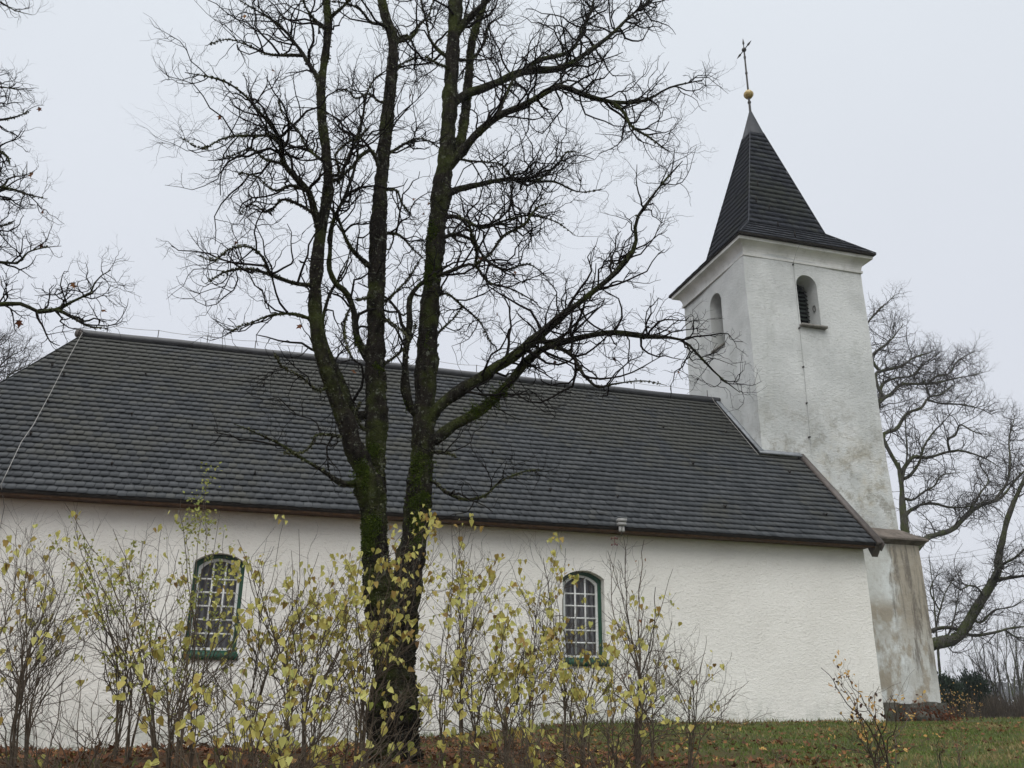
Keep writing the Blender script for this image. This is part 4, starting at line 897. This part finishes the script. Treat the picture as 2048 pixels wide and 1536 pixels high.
for Q, r in lp: P = ring(Q[3:-2], r[3:-2], 240, 1.1); tufts(b, P, 240, .003, .011, .006)
b.build('lichen', M['lichen'], lt)
b = MB(); P = np.array([at_y(u, v, LT+.0) for u, v in [(72, 232), (72, 347), (82, 423), (146, 562), (203, 625), (83, 487), (40, 640)]]); P = hang(P); n = len(P); D = rng.normal(0, .5, (n, 3)); D[:, 2] -= 1
leaves(b, MAPLE, P, D, rng.uniform(.05, .08, n), rng.uniform(0, 1, n)); b.build('withered_leaves', M['leaf_dry'], ltree)

# ------------------------------------------------------------------ trees behind the church
def far_tree(label, y, stem_px, sw, limb_src, sc, dens, tw, lens, up=.15, base=None, planar=.3, third=True):
    root = empty('bare_tree', tuple(at_y(*stem_px[0], y)), label, 'tree', 'bare trees behind the church')
    stems = [traced(stem_px, y, sw[0], sw[1], 0, 40, .006)]
    L = snap_limbs([(a, w0*.78, w1*.45, d_, n_) for a, w0, w1, d_, n_ in limb_src], y, stems, 26)
    b = MB(); Q0, r0_, _ = L[0]; q_ = rng.integers(1, 14, 1500); P_ = Q0[q_]+(Q0[q_+1]-Q0[q_])*rng.uniform(0, 1, (1500, 1))+norm(rng.normal(size=(1500, 3))+[0, -.5, .7])*r0_[q_][:, None]*1.02
    if dens < 1.05 and len(limb_src) > 10: tufts(b, P_, 1500, .015, .04, .015); b.build('moss', M['moss'], root)
    bare_tree(root, stems, L, M['far_twig'], M['far_bark'], M['far_bark'], dens=dens, sc=sc, S_st=12, up=up, tw=tw, lens=lens, planar=planar, third=third)
    return root
OKL = ((.7, 2.2), (.4, 1.1), (.15, .42)); OKT = (.019, .0105, .0068)
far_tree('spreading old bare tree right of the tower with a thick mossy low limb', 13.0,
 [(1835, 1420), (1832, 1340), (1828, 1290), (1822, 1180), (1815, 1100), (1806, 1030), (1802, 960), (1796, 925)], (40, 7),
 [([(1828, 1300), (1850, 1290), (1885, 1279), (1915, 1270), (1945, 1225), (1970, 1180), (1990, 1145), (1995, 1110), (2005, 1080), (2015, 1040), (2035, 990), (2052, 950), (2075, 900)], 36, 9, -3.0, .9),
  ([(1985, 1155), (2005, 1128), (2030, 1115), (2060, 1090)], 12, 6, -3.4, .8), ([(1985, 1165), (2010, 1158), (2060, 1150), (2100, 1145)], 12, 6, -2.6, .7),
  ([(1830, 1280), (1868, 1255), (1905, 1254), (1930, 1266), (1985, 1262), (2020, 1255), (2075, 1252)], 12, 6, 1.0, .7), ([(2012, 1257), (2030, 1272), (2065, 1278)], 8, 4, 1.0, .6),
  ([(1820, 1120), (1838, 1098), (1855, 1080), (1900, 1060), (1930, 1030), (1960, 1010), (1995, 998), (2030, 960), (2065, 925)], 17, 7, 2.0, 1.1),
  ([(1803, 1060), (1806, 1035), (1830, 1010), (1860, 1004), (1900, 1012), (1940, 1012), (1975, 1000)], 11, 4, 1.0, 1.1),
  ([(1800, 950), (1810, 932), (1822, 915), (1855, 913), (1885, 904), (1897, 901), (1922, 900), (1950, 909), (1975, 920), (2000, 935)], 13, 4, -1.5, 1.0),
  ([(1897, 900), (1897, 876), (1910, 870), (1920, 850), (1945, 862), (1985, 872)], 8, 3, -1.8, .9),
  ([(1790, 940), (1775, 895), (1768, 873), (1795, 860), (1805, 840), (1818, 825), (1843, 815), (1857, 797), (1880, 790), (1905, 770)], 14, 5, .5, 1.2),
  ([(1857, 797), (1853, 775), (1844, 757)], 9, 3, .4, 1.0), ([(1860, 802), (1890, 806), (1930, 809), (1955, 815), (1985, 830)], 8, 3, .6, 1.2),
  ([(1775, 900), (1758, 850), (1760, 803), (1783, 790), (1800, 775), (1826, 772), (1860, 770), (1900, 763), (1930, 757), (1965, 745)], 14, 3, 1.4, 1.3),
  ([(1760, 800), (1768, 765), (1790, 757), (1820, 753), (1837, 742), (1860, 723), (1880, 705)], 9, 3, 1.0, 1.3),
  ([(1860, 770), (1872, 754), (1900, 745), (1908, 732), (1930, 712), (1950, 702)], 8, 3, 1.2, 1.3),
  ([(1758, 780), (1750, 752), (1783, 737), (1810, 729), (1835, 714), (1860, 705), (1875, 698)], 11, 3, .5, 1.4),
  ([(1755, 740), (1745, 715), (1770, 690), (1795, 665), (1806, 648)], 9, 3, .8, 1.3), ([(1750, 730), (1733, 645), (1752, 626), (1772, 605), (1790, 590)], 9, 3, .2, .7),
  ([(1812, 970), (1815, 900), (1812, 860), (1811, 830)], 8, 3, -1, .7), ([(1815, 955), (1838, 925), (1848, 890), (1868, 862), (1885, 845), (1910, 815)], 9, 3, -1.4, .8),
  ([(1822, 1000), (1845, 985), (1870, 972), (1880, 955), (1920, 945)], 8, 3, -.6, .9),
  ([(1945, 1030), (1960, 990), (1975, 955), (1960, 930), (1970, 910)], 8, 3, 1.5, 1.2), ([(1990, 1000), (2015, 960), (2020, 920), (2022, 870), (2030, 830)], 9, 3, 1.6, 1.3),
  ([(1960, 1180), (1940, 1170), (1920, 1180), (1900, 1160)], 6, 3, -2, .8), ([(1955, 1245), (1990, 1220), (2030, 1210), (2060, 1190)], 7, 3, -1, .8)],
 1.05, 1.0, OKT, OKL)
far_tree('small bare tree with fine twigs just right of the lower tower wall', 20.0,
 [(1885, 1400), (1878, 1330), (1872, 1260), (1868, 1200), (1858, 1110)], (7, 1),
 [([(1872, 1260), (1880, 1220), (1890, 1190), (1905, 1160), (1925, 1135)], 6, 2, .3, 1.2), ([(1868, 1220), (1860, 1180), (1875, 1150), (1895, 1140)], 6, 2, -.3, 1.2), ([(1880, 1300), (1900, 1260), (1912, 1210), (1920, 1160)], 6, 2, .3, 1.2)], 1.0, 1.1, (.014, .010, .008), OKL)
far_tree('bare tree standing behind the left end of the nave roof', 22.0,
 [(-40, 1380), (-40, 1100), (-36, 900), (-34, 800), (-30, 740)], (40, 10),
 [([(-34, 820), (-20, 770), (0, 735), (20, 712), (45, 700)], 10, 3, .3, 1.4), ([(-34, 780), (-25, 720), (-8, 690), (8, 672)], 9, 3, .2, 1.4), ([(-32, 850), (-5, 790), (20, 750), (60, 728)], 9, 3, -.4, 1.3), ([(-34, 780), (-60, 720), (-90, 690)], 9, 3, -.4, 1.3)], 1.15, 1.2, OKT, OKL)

# slender multi-stemmed willows
def clump(name, label, base_uv, y, n, tops, w, sc, tw, group=None):
    base = at_y(*base_uv, y); base[2] = ground_z(base[0], base[1]); root = empty(name, tuple(base), label, 'tree', group)
    b = MB(); Ps = []
    for (u, v) in tops:
        T = at_y(u, v, y+rng.normal(0, .5)); s = base+np.array([rng.normal(0, .35), rng.normal(0, .3), 0]); mid = s*.5+T*.5+np.array([(s[0]-T[0])*.12, 0, .1])
        Q = catmull(np.array([s, mid, T]), 16); Q = Q+wob(Q, 1.6)*.05; r = np.linspace(w, w*.2, 16); b.tubes(Q[None], r[None], 6); Ps.append((Q, r))
    stem = b.build('trunk', M['far_bark'], root, smooth=True); b = MB()
    P = np.array([q for q, _ in Ps]); R_ = np.array([r for _, r in Ps])
    P1, R1 = grow(P, R_, n, .25, 1, 1.0*sc, 2.6*sc, (.2, .5), 8, tw[0], .3, .22, .10); P2, R2 = grow(P1, R1, 5, .15, 1, .4*sc, 1.2*sc, (.25, .6), 5, tw[1], .5, .15, .12)
    b.tubes(P1, R1, 4); b.tubes(P2, R2, 3); b.build('crown', M['far_twig'], root, smooth=True)
WG = 'willows at the right edge'
clump('willow_tree', 'clump of slender bare willow stems leaning left behind the dark evergreen shrubs', (2005, 1450), 22, 11, [(1925, 1300), (1940, 1262), (1960, 1248), (1978, 1275), (1992, 1238), (2012, 1258), (1915, 1335), (1950, 1290), (1985, 1300), (1968, 1320)], .05, .62, (.014, .009), WG)
clump('willow_tree', 'taller hazy clump of upright bare willow stems partly cut by the right edge', (2052, 1450), 28, 11, [(2010, 1245), (2025, 1225), (2045, 1235), (2060, 1250), (2080, 1240), (2000, 1290), (2035, 1270), (2100, 1300), (2030, 1310), (2055, 1290)], .06, .7, (.017, .011), WG)
clump('willow_tree', 'low bushy willow right behind the larger evergreen shrub', (1955, 1445), 18, 10, [(1900, 1330), (1925, 1310), (1945, 1320), (1965, 1300), (1985, 1325), (2000, 1340), (1890, 1350)], .035, .5, (.011, .007), WG)
# dark evergreen shrubs, brushwood
def evergreen(label, u, vt, vb, wpx, y, n):
    base = at_y(u, vb, y); base[2] = ground_z(base[0], base[1]); top = at_y(u, vt, y); H = top[2]-base[2]; W = wpx*.5*fdepth(base)/F_PX
    root = empty('evergreen_shrub', tuple(base), label, 'shrub', 'dark evergreen shrubs by the lower tower')
    b = MB(); b.tube([base, base+np.array([0, 0, H*.7])], [.08, .02], 6); b.build('trunk', M['far_bark'], root)
    b = MB(); k = 34; cz = rng.uniform(.08, .92, k); ca = rng.uniform(0, 6.28, k); cr_ = W*np.sqrt(np.clip(1-(cz*1.0)**2.2, .05, 1))*rng.uniform(.35, .95, k)
    C_ = base+np.stack([cr_*np.cos(ca), cr_*np.sin(ca)*.8, cz*H], -1); i = rng.integers(0, k, n); P = C_[i]+rng.normal(0, 1, (n, 3))*np.array([.22, .22, .20])*W*.9
    P[:, 2] = np.maximum(P[:, 2], base[2]); D = norm(P-(base+np.array([0, 0, H*.35])))+rng.normal(0, .5, (n, 3)); D[:, 2] += .35
    leaves(b, OVAL, P, D, rng.uniform(.05, .13, n), np.clip(rng.beta(2, 2, n)+.25*(rng.uniform(size=k)[i]-.5), 0, 1)); b.build('crown', M['needle'], root)
evergreen('dark green evergreen shrub tucked against the right edge of the lower tower', 1902, 1352, 1440, 62, 12, 6000)
evergreen('larger dark green evergreen shrub with a pointed top left of the bare willows', 1950, 1352, 1452, 86, 14, 9000)
b = MB()
n = 9000; u = rng.uniform(1890, 2120, n); v0 = 1395-18*np.sin(u*.02)+rng.normal(0, 8, n); yy = rng.uniform(11.5, 24, n)
P = np.array([at_y(a, 1440, c) for a, c in zip(u, yy)]); P[:, 2] = ground_z(P[:, 0], P[:, 1]); hh = rng.uniform(.5, 1.5, n)*(.55+.45*np.sin(u*.045)**2)
T = P+np.stack([rng.normal(0, .25, n), rng.normal(0, .25, n), hh], -1); mid = (P+T)/2+rng.normal(0, .08, (n, 3)); b.tubes(np.stack([P, mid, T], 1), np.stack([np.full(n, .012), np.full(n, .009), np.full(n, .005)], 1), 3, np.clip(rng.beta(2, 2.5, n), 0, 1))
tag(b.build('brushwood', M['brush']), 'low brown brushwood and dead weeds beyond the lawn at the right', 'brushwood', kind='stuff')
b = MB(); n = 1300; P = np.array([at_y(a, c, d) for a, c, d in zip(rng.uniform(1880, 1965, n), 1405+rng.normal(0, 16, n), rng.uniform(10.5, 11.6, n))]); P[:, 2] = np.maximum(P[:, 2], ground_z(P[:, 0], P[:, 1])+.1)
obush_root = empty('orange_leaf_shrub', (P[:, 0].mean(), 11.0, ground_z(P[:, 0].mean(), 11.0)), 'thin low shrub with a few orange leaves in front of the dark evergreens', 'shrub')
sel = P[:150]; leaves(b, OVAL, sel, rng.normal(size=(150, 3)), rng.uniform(.05, .09, 150), rng.uniform(.5, 1, 150)); b.build('leaves', M['leaf_orange'], obush_root)
b = MB(); bs = np.stack([sel[:60, 0]*.4+P[:, 0].mean()*.6, sel[:60, 1], ground_z(sel[:60, 0], sel[:60, 1])], -1); b.tubes(np.stack([bs, (bs+sel[:60])/2+rng.normal(0, .1, (60, 3)), sel[:60]], 1), np.tile([.012, .008, .004], (60, 1)), 3); b.build('stems', M['shrub_stem'], obush_root)

# distant wood and field
b = MB(); n = 26000
X = rng.uniform(60, 560, n); Y = 330-.15*X+rng.uniform(0, 40, n); Hh = 10+1.6*np.sin(X*.05)+1.2*np.sin(X*.17+1)+rng.normal(0, .8, n); P = np.stack([X, Y, -4+Hh*rng.beta(2.2, 1.6, n)], -1)
tufts(b, P, n, .4, 1.1, .3)
tag(b.build('distant_wood', M['wood_far']), 'hazy line of bare woodland on the far horizon at the right', 'woodland', kind='stuff')

# overhead cables
for k0, (a, c) in enumerate((((1830, 1117), (2120, 1050)), ((1835, 1122), (2125, 1068)))):
    P0, P1 = at_y(*a, 26), at_y(*c, 22); t = np.linspace(0, 1, 20)[:, None]; Q = P0*(1-t)+P1*t; Q[:, 2] -= .35*4*(t*(1-t))[:, 0]
    ext = np.vstack([P0+(P0-P1)*1.2, Q, P1+(P1-P0)*1.2]); b = MB(); b.tube(ext, .007, 4)
    tag(b.build('overhead_cable', M['iron']), ('upper' if k0 == 0 else 'lower')+' of the two thin overhead cables crossing the trees at the right', 'cable', 'overhead cables')

# ------------------------------------------------------------------ shrubs in front
def shrub(name, label, cat, u, v, y, spread, tops, nst, nleaf, lsize, lmat, tpl, group, zbase=None, low=.0, twn=(8, 5), droop=1.0, stem_r=.0068, tintr=(0, 1), topbias=1.0, brl=(.3, .9), common=.28):
    """stems fan out from one stool at (u, y); tops are photo pixels the longest stems reach"""
    base = at_y(u, v, y); base[2] = ground_z(base[0], base[1])-.03; root = empty(name, tuple(base), label, cat, group)
    b = MB(); Ps, Rs = [], []; mt = at_y(np.mean([a for a, _ in tops]), np.mean([c for _, c in tops]), y); nb_ = max(1, nst//4); cores = [np.array([rng.normal(0, spread), rng.normal(0, spread*.8), 0]) for _ in range(nb_)]
    for k0 in range(nst):
        tu, tv = tops[k0 % len(tops)]; tu += rng.normal(0, 16) if k0 >= len(tops) else 0; tv += abs(rng.normal(0, 70)) if k0 >= len(tops) else 0
        T = at_y(tu, tv, y+rng.normal(0, .35)); s = base+cores[k0 % nb_]+rng.normal(0, .008, 3); d = T-s; cm = s+(mt+cores[k0 % nb_]*2-s)*.38
        m1 = s+d*.35+np.array([-d[0]*.16, -d[1]*.2, .08]); m1 = m1*(1-common)+cm*common; m2 = s+d*.7+np.array([-d[0]*.10, 0, .05]); Q = catmull(np.array([s, m1, m2, T]), 18)
        Q = Q+wob(Q, 3.4)*.025*np.linspace(0, 1, 18)[:, None]+np.cumsum(rng.normal(0, .013, (18, 3)), 0)*np.linspace(.3, 1, 18)[:, None]; Ps.append(Q); Rs.append(stem_r*rng.uniform(.75, 1.15)*np.linspace(1, .28, 18))
    P = np.array(Ps); R_ = np.array(Rs)
    P1, R1 = grow(P, R_, twn[0], .18, .98, brl[0], brl[1], (.35, 1.0), 9, .0044, .45, .10, .20, lenfall=.55); P2, R2 = grow(P1, R1, max(2, twn[1]-1), .2, 1, .10, .36, (.4, 1.1), 5, .0022, .6, .10, .24)
    b.tubes(P, R_, 6); b.tubes(P1, R1, 4); b.tubes(P2, R2, 3); b.build('stems', M['shrub_stem'], root, smooth=True)
    cand = np.concatenate([P1[:, 2:].reshape(-1, 3), P2[:, 1:].reshape(-1, 3), P2[:, -1:].reshape(-1, 3), P[:, 10:].reshape(-1, 3)])
    zr = (cand[:, 2]-base[2])/max(.3, cand[:, 2].max()-base[2]); w = np.clip(low+(1-low)*zr, .02, 1)**topbias; i = rng.choice(len(cand), nleaf, p=w/w.sum(), replace=True)
    ng = max(1, nleaf//3); cl_ = rng.integers(0, ng, nleaf); i = i[:ng][cl_]; LP = cand[i]+rng.normal(0, .026, (nleaf, 3)); D = rng.normal(0, .45, (nleaf, 3)); D[:, 2] -= droop; sz = rng.uniform(lsize[0], lsize[1], nleaf)
    b = MB(); nrm = norm(np.stack([rng.normal(0, .6, nleaf), -1+rng.normal(0, .6, nleaf), .5+rng.normal(0, .5, nleaf)], -1))
    leaves(b, tpl, LP, D, sz, np.clip(tintr[0]+(tintr[1]-tintr[0])*rng.beta(2.2, 1.7, nleaf), 0, 1), nrm); b.build('leaves', lmat, root); return root
LG = 'yellowing lilac bushes in front of the church'
H_ = dict(cat='bush', lmat=M['leaf_yellow'], tpl=HEART, group=LG)
def lilac(label, u, y, tops, nst=9, nleaf=110, ls=(.05, .095), **k): return shrub('lilac_bush', label, u=u, v=1500, y=y, spread=k.pop('spread', .16), tops=tops, nst=max(7, int(nst*.85)), nleaf=int(nleaf*1.6) if nleaf > 90 else nleaf, lsize=(ls[0]*.45, ls[1]*.66), **H_, **k)
lilac('sparsely leaved lilac bush at the far left edge with many bare twigs', 20, -10.6, [(-20, 1150), (30, 1075), (60, 1090), (-60, 1200), (90, 1160)], 12, 85, twn=(8, 6))
lilac('sparse lilac bush second from the left edge with dark twigs tufted at top', 110, -10.2, [(55, 1070), (120, 1100), (155, 1095), (180, 1085), (200, 1180), (90, 1120)], 13, 88, twn=(8, 6))
lilac('twiggy lilac bush with scattered leaves left of the left window', 215, -10.4, [(170, 1085), (240, 1120), (290, 1075), (345, 1100), (300, 1150), (220, 1200)], 12, 100, twn=(8, 6))
lilac('lilac bush standing directly in front of the left window', 395, -11.0, [(330, 1180), (385, 1225), (440, 1240), (490, 1180), (350, 1260), (420, 1260)], 9, 90, (.055, .10), low=.4)
lilac('tall leafy lilac bush just right of the left window', 525, -10.6, [(510, 1075), (545, 1065), (590, 1075), (620, 1095), (490, 1130), (650, 1170)], 13, 210, low=.15)
lilac('lilac bush between the tall leafy bush and the maple trunk', 640, -10.9, [(600, 1160), (650, 1150), (690, 1130), (715, 1125), (670, 1200)], 11, 230, low=.3)
lilac('low leafy lilac shoots growing against the foot of the maple trunk', 800, -11.1, [(760, 1130), (800, 1080), (835, 1040), (860, 1120), (880, 1130), (745, 1200), (820, 1180), (780, 1250)], 14, 300, (.045, .085), low=.25, spread=.26)
lilac('tall lilac bush right of the maple trunk with leaves along its top', 945, -10.3, [(905, 1040), (930, 1060), (975, 1085), (1010, 1110), (890, 1120), (1030, 1130)], 12, 190, low=.1)
lilac('dense low lilac bush between the maple and the right window', 985, -11.4, [(920, 1230), (960, 1200), (1010, 1210), (1060, 1230), (890, 1280), (1040, 1290)], 12, 260, low=.4)
lilac('lilac bush whose top leaves hang beside the left side of the right window', 1075, -10.2, [(1040, 1120), (1070, 1130), (1105, 1105), (1120, 1120), (1090, 1180), (1150, 1230)], 12, 150, low=.15)
lilac('low lilac bush below the right window', 1190, -10.8, [(1130, 1300), (1165, 1260), (1200, 1250), (1235, 1215), (1250, 1300), (1210, 1330)], 11, 170, low=.3)
lilac('rounded twiggy lilac bush right of the right window', 1330, -10.3, [(1350, 1240), (1395, 1270), (1415, 1310), (1300, 1260), (1290, 1330), (1440, 1410), (1450, 1440)], 13, 85, low=.2, twn=(8, 6))
lilac('front lilac bush with large pale yellow leaves under the left window', 440, -13.0, [(380, 1400), (430, 1390), (480, 1400), (520, 1430), (350, 1440)], 8, 120, (.05, .085), low=.5)
lilac('front lilac bush with large leaves low between the left window and the maple', 620, -12.9, [(560, 1440), (620, 1400), (680, 1420), (720, 1450), (590, 1480)], 8, 110, (.05, .08), low=.5)
lilac('front lilac bush low in front of the maple foot with drooping leaves', 830, -13.0, [(760, 1440), (820, 1380), (870, 1420), (900, 1460), (790, 1490)], 8, 80, (.05, .085), low=.5)
lilac('front lilac bush low to the right of the maple foot', 1010, -12.8, [(940, 1430), (1000, 1410), (1060, 1420), (1110, 1450)], 8, 100, (.045, .08), low=.5)
lilac('front lilac bush at the bottom edge below the right window', 1230, -12.6, [(1150, 1430), (1210, 1400), (1270, 1390), (1310, 1400), (1340, 1470)], 8, 100, (.04, .075), low=.5)
lilac('short lilac shoots with few leaves at the bottom left corner', 120, -12.8, [(30, 1490), (90, 1460), (150, 1470), (200, 1440)], 6, 26, (.05, .08), low=.5)
shrub('rose_briar', 'tall arching briar with small leaves rising past the left window to the eave', 'shrub', 375, 1500, -11.2, .10, [(415, 985), (425, 1000), (355, 1030), (440, 1180), (470, 1240), (400, 965), (445, 1060), (430, 1020)], 8, 640, (.016, .034), M['leaf_rose'], OVAL, 'arching briars', droop=.2, twn=(7, 3), topbias=2.6, low=.05, brl=(.10, .28))
shrub('rose_briar', 'arching briar with small leaves leaning left above the twiggy lilacs', 'shrub', 330, 1500, -11.0, .10, [(135, 1010), (180, 1080), (238, 1050), (260, 1120), (330, 1300)], 6, 760, (.016, .034), M['leaf_rose'], OVAL, 'arching briars', droop=.2, twn=(7, 3), topbias=.7, low=.3, brl=(.15, .42))
shrub('bare_sapling', 'thin bare sapling with upright forked twigs right of the right window', 'sapling', 1268, 1520, -10.5, .03, [(1262, 1075), (1300, 1080), (1225, 1130), (1335, 1125), (1340, 1180), (1240, 1085)], 6, 14, (.02, .04), M['leaf_dry'], OVAL, None, twn=(8, 4), stem_r=.009, common=.95, brl=(.25, .6))
shrub('orange_leaf_shrub', 'small shrub with orange leaves at the lower right in front of the plinth', 'shrub', 1775, 1560, -11.3, .06, [(1650, 1330), (1665, 1380), (1690, 1350), (1768, 1365), (1778, 1380), (1805, 1385), (1830, 1420), (1690, 1430), (1640, 1470)], 10, 230, (.022, .045), M['leaf_orange'], OVAL, None, droop=.0, twn=(5, 3), low=.35, stem_r=.008, brl=(.12, .36))
for u, v, tv, lab in ((1568, 1540, 1495, 'dry weed stalk on the lawn left of the orange leaved shrub'), (1925, 1545, 1460, 'dry weed stalk with dark seed heads on the lawn below the evergreen shrubs'), (1885, 1540, 1470, 'dry weed stalk with dark seed heads right beside the orange leaved shrub'), (1645, 1540, 1505, 'short dark weed stalk at the foot of the orange leaved shrub')):
    shrub('weed_stalk', lab, 'weed', u, v, -9.6, .03, [(u-8, tv), (u+8, tv+12), (u+2, tv+25)], 4, 26, (.012, .025), M['leaf_dry'], OVAL, 'dry weeds on the lawn', droop=.0, twn=(3, 2), stem_r=.004, tintr=(0, .3), brl=(.05, .14))
# dead plants and stones piled against the plinth
for q, (u, v, s, lab) in enumerate(((1846, 1452, .22, 'largest rough stone leaning against the plinth corner'), (1818, 1448, .15, 'smaller rough stone lying left of the corner stone at the plinth'), (1872, 1462, .13, 'low rough stone at the far right end of the plinth'))):
    c = at_y(u, v, LY0-.32); c[2] = ground_z(c[0], c[1])+s*.4; b = MB(); b.ball(c, s, 12); V = b.v[-1]; b.v[-1] = c+(V-c)*np.array([1.2, .8, .85])*(1+wob(V, 4)[:, :1]*.16+wob(V, 11)[:, :1]*.06)
    tag(b.build('stone', M['stone'], smooth=False), lab, 'stone', 'stones at the plinth')
b = MB(); n = 500; P = np.stack([rng.normal(4.9, .45, n), LY0-.25+rng.normal(0, .12, n), np.zeros(n)], -1); P[:, 2] = ground_z(P[:, 0], P[:, 1])+np.abs(rng.normal(0, .16, n)); D = rng.normal(size=(n, 3)); D[:, 2] -= .6
leaves(b, OVAL, P, D, rng.uniform(.05, .11, n), np.clip(rng.beta(1.2, 5, n), 0, .25)); S0 = P[:90].copy(); S0[:, 2] = ground_z(S0[:, 0], S0[:, 1]); b.tubes(np.stack([S0, (S0+P[:90])/2, P[:90]+[0, 0, .1]], 1), np.tile([.006, .005, .003], (90, 1)), 3)
tag(b.build('withered_plant', M['leaf_dry']), 'clump of withered red brown plants against the stone plinth', 'plant', kind='stuff')

# ------------------------------------------------------------------ autumn haze
hz = bpy.data.materials.new('autumn_haze'); hz.use_nodes = True; hn = hz.node_tree.nodes; hn.remove(hn['Principled BSDF'])
pv = hn.new('ShaderNodeVolumePrincipled'); pv.inputs['Density'].default_value = 0.0006; pv.inputs['Color'].default_value = (.93, .95, 1, 1); pv.inputs['Anisotropy'].default_value = .2
hz.node_tree.links.new(pv.outputs[0], hn['Material Output'].inputs['Volume'])
b = MB(); b.box((-420, -140, -12), (620, 950, 27)); tag(b.build('haze', hz), kind='stuff')
